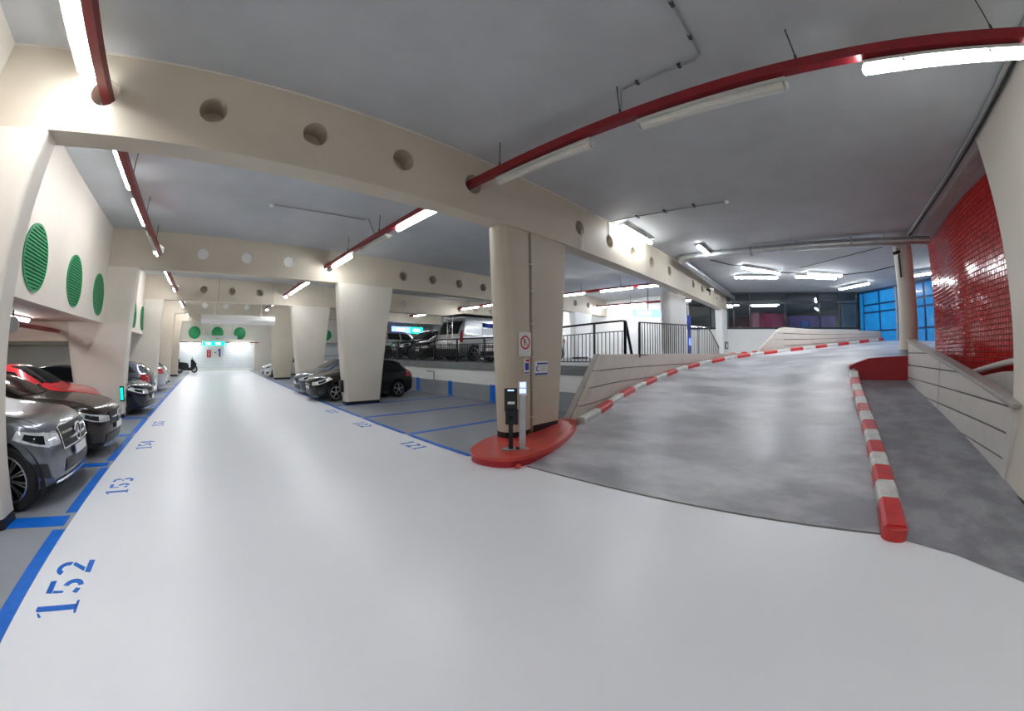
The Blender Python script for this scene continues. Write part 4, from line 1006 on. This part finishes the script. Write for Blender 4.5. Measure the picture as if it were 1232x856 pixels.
    # patches lying on the body surface
    def side_patch(c, quad, side, off=.006, nu=10, nv=5):
        """quad of (s, z) corners; bilinear patch projected on the flank"""
        rows = []
        for i in range(nu + 1):
            u = i / nu; row = []
            for j in range(nv + 1):
                v = j / nv
                a = [quad[0][k] * (1 - u) + quad[1][k] * u for k in (0, 1)]; b = [quad[3][k] * (1 - u) + quad[2][k] * u for k in (0, 1)]
                s, z = a[0] * (1 - v) + b[0] * v, a[1] * (1 - v) + b[1] * v
                y = c.side_y(s, z); p = c.pt(s, (y, z), side)
                row.append((p[0] + off * math.exp(-s / .25) * 1.3 - off * math.exp(-(c.L - s) / .25) * 1.3, p[1] + off * side, p[2] + (off * .4 if z > interp(c.zbt, s) else 0)))
            rows.append(row)
        return rows
    def cabin_patch(c, s0b, s1b, s0t, s1t, t0, t1, side, off=.006, nu=12, nv=5):
        """side window: runs s0b..s1b at the belt and s0t..s1t at the roof; t = share of the cabin height"""
        rows = []
        for i in range(nu + 1):
            row = []
            for j in range(nv + 1):
                v = j / nv; t = t0 + (t1 - t0) * v; s = (s0b + (s1b - s0b) * i / nu) * (1 - v) + (s0t + (s1t - s0t) * i / nu) * v
                zb = interp(c.zbt, s); P = c.sec(s); zt = P[8][1]; z = zb + (zt - zb) * t
                y = c.side_y(s, z); p = c.pt(s, (y, z), side); row.append((p[0], p[1] + off * side, p[2] + off * .5))
            rows.append(row)
        return rows
    def top_patch(c, s0, s1, f0, f1, off=.007, nu=10, nv=14, bow=0.0):
        rows = []
        for i in range(nu + 1):
            u = i / nu; s = s0 + (s1 - s0) * u; row = []
            for j in range(nv + 1):
                q = -1 + 2 * j / nv; f = f0 + (f1 - f0) * u
                ss = s + bow * q * q; wt = c.sec(ss)[8][0]; y = wt * f * q
                p = c.pt(ss, (abs(y), c.top_z(ss, abs(y)))); row.append((p[0] + (off if s < c.L / 2 else -off) * .6, y, p[2] + off))
            rows.append(row)
        return rows
    def front_patch(c, poly_rows, off=.012):
        """rows of (y, z) points on the nose cap"""
        return [[(lambda p: (p[0] + off, y, z))(c.pt(0, (abs(y), z))) for y, z in r] for r in poly_rows]
    def rear_patch(c, poly_rows, off=.012):
        return [[(lambda p: (p[0] - off, y, z))(c.pt(c.L, (abs(y), z))) for y, z in r] for r in poly_rows]
def rect_rows(y0, y1, z0, z1, nu=6, nv=3, inset=0.0):
    return [[(y0 + (y1 - y0) * j / nu + inset * (1 - 2 * j / nu) * (i / nv), z0 + (z1 - z0) * i / nv) for j in range(nu + 1)] for i in range(nv + 1)]

def star_emblem(parent, x, z, r):
    e = MB().lathe([(r * .86, x - .006), (r * .86, x + .014), (r, x + .014), (r, x - .006)], (0, 0, z), 'x', 28).build('round_emblem', M_chrome, parent)
    mb = MB()
    for a in (90, 210, 330):
        c_, s_ = math.cos(R(a)), math.sin(R(a)); t_ = (-s_ * r * .16, c_ * r * .16)
        mb.extr([(x, c_ * r * .9, z + s_ * r * .9), (x, t_[0], z + t_[1]), (x, -t_[0], z - t_[1])], (.012, 0, 0))
    mb.build('star', M_chrome, e)
    MB().lathe([(0, x - .004), (r * .86, x - .004)], (0, 0, z), 'x', 20).build('emblem_back', M_black, e)

def wheel(parent, x, side, wr, W, spokes, twin=False):
    y = side * (W / 2 - .125); rw = wr * .70
    t = MB().lathe([(rw, -.105), (wr * .93, -.11), (wr, -.07), (wr, .07), (wr * .93, .11), (rw, .105), (rw * .96, 0), (rw, -.105)], (x, y, wr), 'y', 36).build('wheel', M_rubber, parent)
    yo = y + side * .075
    rim = MB().lathe([(rw * .99, y + side * .108), (rw * .93, y + side * .112), (rw * .90, y + side * .06), (rw * .88, y - side * .05)], (x, 0, wr), 'y', 36).build('rim', M_alloy, t)
    MB().lathe([(0, y + side * .005), (rw * .95, y + side * .005)], (x, 0, wr), 'y', 24).build('brake_disc', M_well, t)
    mb = MB()
    for k in range(spokes):
        for da in ((-.10, .10) if twin else (0,)):
            a0 = 2 * PI * k / spokes + PI / 2; a1 = a0 + da * .9
            p = (x + math.cos(a0 + da * .6) * rw * .16, yo + side * .02, wr + math.sin(a0 + da * .6) * rw * .16)
            q = (x + math.cos(a1) * rw * .92, yo + side * .012, wr + math.sin(a1) * rw * .92)
            mb.bar(p, q, wr * (.055 if twin else .13) * (1 if spokes < 8 else .62), .03, (0, 1, 0))
    mb.lathe([(0, yo + side * .04), (rw * .17, yo + side * .038), (rw * .2, yo), (0, yo)], (x, 0, wr), 'y', 16)
    mb.build('spokes', M_alloy, t)
    return t

def build_car(c, name, label, body_m, group, o):
    """o: dict of details"""
    r = empty(name, (0, 0, 0), 0, label, 'car', group)
    b = c.body().build('body', body_m, r); b.data.set_sharp_from_angle(angle=R(60))
    S_ = (1, -1)
    # wheels, wells, arch lips
    ra = c.wr + .065
    for xc in (c.xf, c.xr):
        for s in S_:
            wheel(r, -xc, s, c.wr, c.W, o.get('spokes', 5), o.get('twin', False))
            yo = s * (c.W / 2 - .02)
            prof = [(ra + .004, yo * .985), (ra + .004, s * (c.W / 2 - .36)), (0, s * (c.W / 2 - .36))]
            MB().lathe(prof, (-xc, 0, c.wr), 'y', 28, R(-25), R(205)).build('wheel_well', M_well, r)
            lip = []
            for k in range(29):
                a = R(-18 + 216 * k / 28); sx, z = xc - math.cos(a) * ra, c.wr + math.sin(a) * ra
                sx2, z2 = xc - math.cos(a) * (ra + o.get('lip', .025)), c.wr + math.sin(a) * (ra + o.get('lip', .025))
                z = max(z, c.gc - .02); z2 = max(z2, c.gc - .02)
                y1, y2 = c.side_y(sx, max(z, c.gc + .03)), c.side_y(sx2, max(z2, c.gc + .03))
                p1, p2 = c.pt(sx, (y1, z), s), c.pt(sx2, (y2, z2), s)
                lip.append([(p1[0], p1[1] - s * .05, p1[2]), (p1[0], p1[1] + s * .007, p1[2]), (p2[0], p2[1] + s * .004, p2[2])])
            MB().grid(lip, True).build('arch_lip', o.get('lip_m', body_m), r)
    # underside
    MB().box((-c.L + .45, -c.W / 2 + .18, c.gc - .03), (-.55, c.W / 2 - .18, c.gc + .22)).build('underbody', M_well, r)
    # glass
    ws = o['windshield']
    MB().grid(c.top_patch(ws[0], ws[1], ws[2], ws[3], bow=ws[4]), True).build('windshield', M_glass, r)
    if 'rear_glass' in o:
        rg_ = o['rear_glass']; MB().grid(c.top_patch(*rg_), True).build('rear_window', M_glass, r)
    for s in S_:
        for q in o['windows']: MB().grid(c.cabin_patch(*q, s), True).build('side_window', M_glass, r)
    # lamps
    for s in S_:
        for q in o.get('headlights', []): MB().grid(c.side_patch(q, s), True).build('headlight', M_hlamp, r)
        if 'headlight_front' in o:
            ya, yb, za, zb_, zc_, zd = o['headlight_front']
            MB().grid(c.front_patch([[((ya + (yb - ya) * j / 6) * s, (za + (zb_ - za) * j / 6) * (1 - i / 4) + (zc_ + (zd - zc_) * j / 6) * i / 4) for j in range(7)] for i in range(5)], .009), True).build('headlight', M_hlamp, r)
        for q in o.get('headlight_dark', []): MB().grid(c.side_patch(q, s, .010), True).build('headlight_lens', M_glass, r)
        for q in o.get('taillights', []): MB().grid(c.side_patch(q, s, .008), True).build('tail_light', M_tail, r)
        for q in o.get('intakes', []): MB().grid(c.side_patch(q, s, .008), True).build('bumper_intake', M_plast, r)
        for q in o.get('chrome_side', []): MB().grid(c.side_patch(q, s, .010, 12, 2), True).build('chrome_strip', M_chrome, r)
        for q in o.get('sill', []): MB().grid(c.side_patch(q, s, .006, 14, 2), True).build('sill_trim', M_plast, r)
        hs = []
        for k in range(15):
            sx = .13 + (ws[0] - .13) * k / 14; yy = c.sec(sx)[8][0] * .90; p = c.pt(sx, (yy, c.top_z(sx, yy)), s); hs.append((p[0], p[1], p[2] + .001))
        MB().tube(hs, .0045, 4).build('bonnet_seam', M_well, r)
        # door shut lines and handles
        for q in o.get('seams', []):
            pts = [c.pt(q[0] + (q[2] - q[0]) * k / 8, (c.side_y(q[0] + (q[2] - q[0]) * k / 8, q[1] + (q[3] - q[1]) * k / 8) + .001, q[1] + (q[3] - q[1]) * k / 8), s) for k in range(9)]
            MB().tube(pts, .0045, 4).build('door_seam', M_well, r)
        for sx, z in o.get('handles', []):
            p = c.pt(sx, (c.side_y(sx, z), z), s); MB().box((p[0] - .10, p[1] - .012, p[2] - .014), (p[0] + .10, p[1] + .03 * s if s > 0 else p[1] - .03, p[2] + .014)).build('door_handle', o.get('handle_m', body_m), r, .006)
        if 'mirror' in o:
            sx, z = o['mirror']; yb = c.W / 2 * .93
            mm = MB().sphere((-sx, s * (yb + .12), z), .12, 12, .75, 1.05, .68).build('door_mirror', o.get('mirror_m', body_m), r)
            MB().box((-sx - .05, min(s * (yb - .06), s * (yb + .05)), z - .07), (-sx + .02, max(s * (yb - .06), s * (yb + .05)), z - .03)).build('mirror_arm', M_plast, mm)
    if 'grille' in o:
        g = MB().grid(c.front_patch(rect_rows(*o['grille'], 10, 4, o.get('grille_inset', 0))), True).build('grille', M_plast, r)
        y0, y1, z0, z1 = o['grille']
        for k in range(o.get('bars', 2)):
            z = z0 + (z1 - z0) * (k + 1) / (o.get('bars', 2) + 1)
            MB().grid(c.front_patch(rect_rows(y0 * .94, y1 * .94, z - .014, z + .014, 10, 1), .026), True).build('grille_bar', o.get('bar_m', M_chrome), g)
        if o.get('grille_frame'):
            y0, y1, z0, z1 = o['grille']
            fp = c.front_patch([[(y0 + (y1 - y0) * j / 10, z1) for j in range(11)] + [(y1, z1 + (z0 - z1) * j / 4) for j in range(1, 5)] + [(y1 + (y0 - y1) * j / 10, z0) for j in range(1, 11)] + [(y0, z0 + (z1 - z0) * j / 4) for j in range(1, 5)]], .014)[0]
            MB().tube(fp, .012, 6, False).build('grille_frame', M_chrome, g)
        if 'star' in o: star_emblem(g, c.pt(0, (0, o['star'][0]))[0] + .03, o['star'][0], o['star'][1])
    if 'lower_grille' in o: MB().grid(c.front_patch(rect_rows(*o['lower_grille'], 10, 2, .04), .010), True).build('lower_grille', M_plast, r)
    if 'chin' in o: MB().grid(c.front_patch(rect_rows(*o['chin'], 12, 1), .02), True).build('chrome_chin', M_chrome, r)
    for key, fn in (('plate', c.front_patch), ('rear_plate', c.rear_patch)):
        if key in o:
            y0, y1, z0, z1 = o[key]; pl = MB().grid(fn(rect_rows(y0, y1, z0, z1, 2, 1), .032), False).build('number_plate', M_plate, r)
            MB().grid(fn(rect_rows(y0, y0 + .04, z0, z1, 1, 1), .035), False).build('blue_band', M_signb, pl)
    for q in o.get('rear_bits', []): MB().grid(c.rear_patch(rect_rows(*q[1:], 6, 2), .010), True).build(q[0], {'rear_bumper_trim': M_plast, 'tail_light': M_tail, 'rear_window': M_glass}[q[0]], r)
    if 'rails' in o:
        a, bq = o['rails']
        for s in S_:
            pts = []
            for k in range(13):
                sx = a + (bq - a) * k / 12; P = c.sec(sx); pts.append((-sx, s * P[8][0] * .98, P[8][1] + .045 - (.05 if k in (0, 12) else 0)))
            MB().tube(pts, .016, 6).build('roof_rail', o.get('rail_m', M_chrome), r)
    return r

def place(o, x, y, z, rz):
    o.location = (x, y, z); o.rotation_euler = (0, 0, rz); return o
def recolor(o, old, new):
    for ch in [o] + list(o.children_recursive):
        if ch.type == 'MESH':
            for sl in ch.material_slots:
                if sl.material is old: sl.link = 'OBJECT'; sl.material = new
    return o

P_silver = paint('grey metallic paint', (0.15, 0.165, 0.19), .28, .7)
P_black = paint('black paint', (0.008, 0.0075, 0.008), .2, 0, .25, .3)
P_brown = paint('black brown paint', (0.016, 0.009, 0.008), .2, 0, .3, .35)
P_red = paint('red paint', (0.56, 0.02, 0.03), .22, 0, .6)
P_navy = paint('dark blue paint', (0.006, 0.010, 0.022), .2, 0, .35, .35)
P_slate = paint('slate blue paint', (0.085, 0.105, 0.145), .25, .5)
P_lsil = paint('light silver paint', (0.48, 0.50, 0.52), .28, .6)
P_white = paint('white paint', (0.74, 0.74, 0.74), .25, 0.0)

# -- large grey SUV
suv = Car(4.66, 1.90,
    zb=[(0, .80), (.10, .86), (.35, .93), (.8, .97), (1.5, 1.01), (2.6, 1.05), (4.0, 1.10), (4.45, 1.08), (4.66, .98)],
    zc=[(0, .82), (.10, .90), (.35, .985), (.8, 1.04), (1.28, 1.10), (1.55, 1.25), (2.05, 1.57), (2.5, 1.635), (3.4, 1.62), (3.95, 1.53), (4.4, 1.22), (4.66, 1.02)],
    wt=[(0, .82), (.4, .84), (1.2, .80), (1.5, .78), (2.1, .70), (3.4, .69), (4.2, .68), (4.66, .72)],
    w=[(0, .80), (.05, .86), (.15, .92), (.35, .97), (.8, 1.0), (3.9, 1.0), (4.4, .95), (4.66, .86)], gc=.20, wr=.37, xf=.66, xr=3.52, nose=.20, rake=.06)
SUV_O = dict(windshield=(1.36, 2.12, .93, .90, .10), rear_glass=(3.98, 4.42, .84, .86), spokes=10, twin=True, lip=.03,
    windows=[(1.55, 2.55, 2.02, 2.55, .10, .90), (2.63, 3.45, 2.63, 3.40, .10, .90), (3.52, 4.0, 3.48, 3.75, .12, .88)],
    headlights=[((.0, .675), (.44, .79), (.36, .880), (.0, .83))], headlight_front=(.53, .745, .66, .675, .79, .83), headlight_dark=[((.03, .705), (.29, .785), (.25, .842), (.03, .80))], grille_frame=True,
    grille=(-.50, .50, .60, .86), grille_inset=.03, bars=2, star=(.725, .115), lower_grille=(-.50, .50, .33, .47), chin=(-.72, .72, .245, .275), plate=(-.26, .26, .47, .58),
    intakes=[((.02, .33), (.17, .37), (.20, .52), (.04, .50))], mirror=(1.75, 1.10), handles=[(2.45, .93), (3.35, .95)],
    seams=[(1.42, .35, 1.42, .98), (2.58, .30, 2.58, 1.04), (1.42, .32, 3.2, .32)], sill=[((1.30, .20), (3.35, .20), (3.35, .29), (1.30, .29))],
    taillights=[((4.30, .86), (4.63, .82), (4.62, .98), (4.35, 1.02))], rails=(2.0, 3.9), rear_plate=(-.26, .26, .62, .74))
c_suv = build_car(suv, 'car', 'grey metallic SUV nearest at the left edge with a star emblem', P_silver, 'cars in the left bays', SUV_O)
place(c_suv, -1.90, 5.78, 0, 0)

# -- low black coupe
cou = Car(4.70, 1.82,
    zb=[(0, .68), (.10, .75), (.4, .83), (.9, .89), (1.7, .93), (3.0, .96), (4.2, .98), (4.7, .90)],
    zc=[(0, .70), (.10, .79), (.4, .88), (.9, .955), (1.40, .99), (1.75, 1.10), (2.35, 1.31), (2.8, 1.35), (3.4, 1.30), (4.1, 1.04), (4.5, 1.0), (4.7, .93)],
    wt=[(0, .82), (.4, .84), (1.4, .80), (1.8, .76), (2.5, .66), (3.4, .64), (4.2, .68), (4.7, .72)],
    w=[(0, .78), (.05, .85), (.15, .92), (.4, .97), (.9, 1.0), (4.0, 1.0), (4.5, .94), (4.7, .86)], gc=.15, wr=.335, xf=.86, xr=3.68, nose=.22, rake=.06)
COU_O = dict(windshield=(1.48, 2.32, .93, .88, .12), rear_glass=(3.5, 4.1, .86, .84), spokes=5, twin=True,
    windows=[(1.85, 2.95, 2.38, 2.92, .10, .88), (3.02, 3.75, 3.0, 3.35, .12, .86)],
    headlights=[((.0, .575), (.52, .70), (.42, .78), (.0, .69))], headlight_front=(.47, .70, .565, .575, .655, .69), headlight_dark=[((.04, .60), (.28, .665), (.26, .725), (.04, .675))],
    grille=(-.44, .44, .50, .72), bars=1, star=(.61, .10), lower_grille=(-.62, .62, .22, .36), chin=(-.66, .66, .17, .19), plate=(-.26, .26, .39, .50),
    intakes=[((.02, .24), (.20, .27), (.22, .42), (.04, .38))], mirror=(1.95, 1.02), handles=[(2.9, .84)], seams=[(1.65, .28, 1.62, .90), (3.0, .25, 3.02, .95)],
    taillights=[((4.35, .74), (4.68, .72), (4.67, .86), (4.38, .88))], rear_plate=(-.26, .26, .55, .66))
c_cou = build_car(cou, 'car', 'low black coupe with star grille between the grey SUV and the red car', P_brown, 'cars in the left bays', COU_O)
place(c_cou, -1.82, 8.02, 0, 0)

# -- compact hatchback
hat = Car(4.20, 1.80,
    zb=[(0, .70), (.10, .78), (.4, .87), (.9, .93), (1.6, .97), (2.6, 1.0), (3.7, 1.04), (4.05, 1.02), (4.2, .92)],
    zc=[(0, .72), (.10, .82), (.4, .93), (.85, 1.00), (1.05, 1.05), (1.45, 1.25), (2.0, 1.46), (2.5, 1.495), (3.2, 1.47), (3.65, 1.38), (4.0, 1.14), (4.2, .95)],
    wt=[(0, .80), (.4, .82), (1.0, .80), (1.5, .74), (2.1, .67), (3.3, .66), (3.9, .68), (4.2, .74)],
    w=[(0, .78), (.05, .85), (.15, .92), (.35, .97), (.8, 1.0), (3.6, 1.0), (4.0, .95), (4.2, .86)], gc=.17, wr=.315, xf=.84, xr=3.45, nose=.24, rake=.05)
HAT_O = dict(windshield=(1.10, 1.95, .93, .90, .14), rear_glass=(3.66, 4.02, .86, .84), spokes=5, twin=False,
    windows=[(1.40, 2.28, 1.92, 2.28, .10, .90), (2.36, 3.15, 2.36, 3.10, .10, .90), (3.22, 3.66, 3.18, 3.40, .14, .86)],
    headlights=[((.0, .59), (.66, .80), (.50, .885), (.0, .72))], headlight_front=(.44, .70, .575, .59, .68, .72), headlight_dark=[((.06, .635), (.36, .725), (.34, .79), (.06, .71))],
    grille=(-.36, .36, .56, .66), bars=1, lower_grille=(-.55, .55, .24, .42), plate=(-.26, .26, .44, .55),
    intakes=[((.03, .26), (.24, .30), (.26, .46), (.05, .40))], mirror=(1.55, 1.06), handles=[(2.2, .88), (3.05, .90)],
    seams=[(1.36, .30, 1.30, .95), (2.32, .28, 2.32, 1.0), (3.2, .55, 3.2, 1.02)], sill=[((1.2, .18), (3.05, .18), (3.05, .26), (1.2, .26))],
    taillights=[((3.78, .82), (4.19, .78), (4.17, 1.0), (3.84, 1.04))], rear_plate=(-.26, .26, .60, .71), rear_bits=[('rear_bumper_trim', -.6, .6, .28, .42)])
GL, GRR, GHL = 'cars in the left bays', 'cars in the right bays', 'cars on the half level'
c_hat = build_car(hat, 'car', 'black hatchback with silver five spoke wheels behind the beige pillar', P_black, GRR, HAT_O)
place(c_hat, 3.40, 13.45, 0, PI); c_hat.scale = (.95, .97, .97)
def variant(src, old, new, x, y, z, rz, label, group):
    o = copy_tree(src); recolor(o, old, new); place(o, x, y, z, rz); return tag(o, label, 'car', group)
variant(c_hat, P_black, P_slate, 3.45, 15.75, 0, PI, 'slate blue hatchback parked just beyond the black one', GRR)
variant(c_hat, P_black, P_red, -2.75, 10.25, 0, 0, 'red hatchback behind the black coupe', GL)
variant(c_cou, P_brown, P_navy, -1.78, 12.75, 0, 0, 'dark blue saloon nose just past the second left pillar', GL)
variant(c_hat, P_black, P_slate, -5.95, 15.0, 0, PI, 'slate hatchback showing its red tail lamp in the left bays', GL)
variant(c_hat, P_black, P_lsil, -6.0, 19.8, 0, PI, 'pale hatchback with tail out farthest in the left bays', GL)
variant(c_hat, P_black, P_white, 3.6, 27.2, 0, PI, 'white hatchback nose beyond the shaded far pillar', GRR)
variant(c_hat, P_black, P_black, -8.2, 13.2, 0, 0, 'black hatchback deep in the left bays behind the red car roof', GL)
variant(c_hat, P_black, P_navy, -6.4, 12.5, 0, 0, 'dark blue hatchback seen over the bonnet of the red car', GL) if False else None
variant(c_cou, P_brown, P_black, -8.6, 16.2, 0, 0, 'black saloon roof at the far left under the low slab', GL)
variant(c_hat, P_black, P_white, 9.25, 10.40, 1.32, PI, 'white hatchback partly behind the main pillar on the half level', GHL)
variant(c_hat, P_black, P_black, 9.3, 15.7, 1.32, PI, 'black hatchback behind the railing left of the van', GHL)
variant(c_suv, P_silver, P_black, 9.4, 18.2, 1.32, PI, 'black SUV behind the railing between hatchback and silver estate', GHL)
variant(c_suv, P_silver, P_lsil, 13.2, 20.6, 1.32, 0, 'silver SUV farthest left on the half level', GHL)

# -- van with ladder, tail towards the railing
van = Car(4.85, 1.92,
    zb=[(0, .86), (.15, .95), (.6, 1.06), (1.0, 1.12), (2.0, 1.14), (4.7, 1.14), (4.85, 1.12)],
    zc=[(0, .90), (.15, 1.02), (.6, 1.16), (.95, 1.24), (1.35, 1.56), (1.9, 1.90), (2.4, 1.96), (4.5, 1.96), (4.75, 1.92), (4.85, 1.86)],
    wt=[(0, .82), (.8, .82), (1.9, .82), (4.85, .84)], w=[(0, .80), (.06, .88), (.3, .97), (.8, 1.0), (4.6, 1.0), (4.78, .97), (4.85, .92)], gc=.20, wr=.335, xf=.90, xr=4.0, nose=.18, tail=.05, rake=.05)
VAN_O = dict(windshield=(1.0, 1.85, .94, .92, .10), spokes=5, windows=[(1.35, 2.3, 1.85, 2.3, .06, .86)],
    headlights=[((.06, .74), (.62, .92), (.56, 1.02), (.05, .90))], lower_grille=(-.55, .55, .28, .50), plate=(-.26, .26, .52, .63), mirror=(1.45, 1.22), handles=[(2.25, 1.0)],
    seams=[(1.3, .4, 1.25, 1.1), (2.42, .35, 2.42, 1.8), (3.55, .45, 3.55, 1.8)], taillights=[((4.70, .80), (4.84, .80), (4.84, 1.30), (4.72, 1.30))],
    rear_bits=[('rear_window', -.72, -.05, 1.16, 1.72), ('rear_window', .05, .72, 1.16, 1.72), ('rear_bumper_trim', -.82, .82, .26, .52)], rear_plate=(-.26, .26, .62, .74))
c_van = build_car(van, 'van', 'silver van with a rear ladder parked behind the railing', P_lsil, 'cars on the half level', VAN_O)
c_van['category'] = 'van'
ld = MB()
for y in (-.62, -.26): ld.tube([(-4.80, y, 1.98), (-4.93, y, 1.94), (-4.96, y, 1.85), (-4.96, y, .62)], .022, 8)
for k in range(5): ld.tube([(-4.96, -.62, .75 + k * .25), (-4.96, -.26, .75 + k * .25)], .018, 6)
ld.build('rear_ladder', M_chrome, c_van)
MB().box((-4.5, -.80, 1.99), (-2.2, .80, 2.03)).build('roof_board', M_plast, c_van)
for y in (-.86, .86): MB().box((-3.5, y - .012, 1.24), (-2.5, y + .012, 1.66)).build('side_glass', M_glass, c_van)
place(c_van, 9.35 + 4.85, 13.25, 1.32, 0)

# -- scooter at the end wall
sc = empty('scooter', (-1.9, 35.2, 0), 0, 'dark scooter with windscreen parked at the end wall', 'scooter')
for x in (-.62, .62):
    t = MB().lathe([(.17, -.05), (.26, -.06), (.29, 0), (.26, .06), (.17, .05), (.17, -.05)], (x, 0, .29), 'y', 24).build('wheel', M_rubber, sc)
    MB().lathe([(0, -.03), (.17, -.03), (.17, .03), (0, .03)], (x, 0, .29), 'y', 14).build('rim', M_alloy, t)
def slab(poly, w_, name, m):
    return MB().extr([(x, -w_, z) for x, z in poly], (0, 2 * w_, 0)).build(name, m, sc, .03)
slab([(-.80, .50), (-.90, .82), (-.30, .80), (.12, .76), (.20, .40), (.10, .22), (-.25, .20), (-.62, .36)], .19, 'rear_body', M_plast)
slab([(.05, .18), (.05, .44), (.42, .46), (.50, .22)], .21, 'foot_board', M_plast)
slab([(.30, .22), (.34, .70), (.34, 1.10), (.52, 1.14), (.84, .74), (.80, .58), (.58, .30)], .21, 'front_shield', P_navy)
slab([(-.82, .80), (-.72, .90), (-.25, .86), (.08, .80), (.10, .74), (-.30, .78)], .16, 'seat', M_rubber)
slab([(.40, .58), (.62, .60), (.92, .52), (.80, .42), (.62, .60)], .08, 'front_fender', P_navy)
MB().grid([[(.56, y, 1.02), (.50, y * .95, 1.22), (.40, y * .8, 1.45)] for y in (-.22, -.12, 0, .12, .22)], True).build('windscreen', M_glass, sc)
MB().tube([(.42, -.34, 1.10), (.48, -.1, 1.06), (.48, .1, 1.06), (.42, .34, 1.10)], .022, 8).build('handlebar', M_black, sc)
for y in (-.32, .32): MB().sphere((.46, y, 1.24), .07, 8, .5, 1, .7).tube([(.44, y, 1.1), (.46, y, 1.22)], .01, 6).build('mirror', M_black, sc)
MB().tube([(.62, 0, .29), (.46, 0, .95)], .05, 8).build('fork', M_black, sc)
MB().box((-.95, -.2, .88), (-.60, .2, 1.15)).build('top_box', M_black, sc, .04)
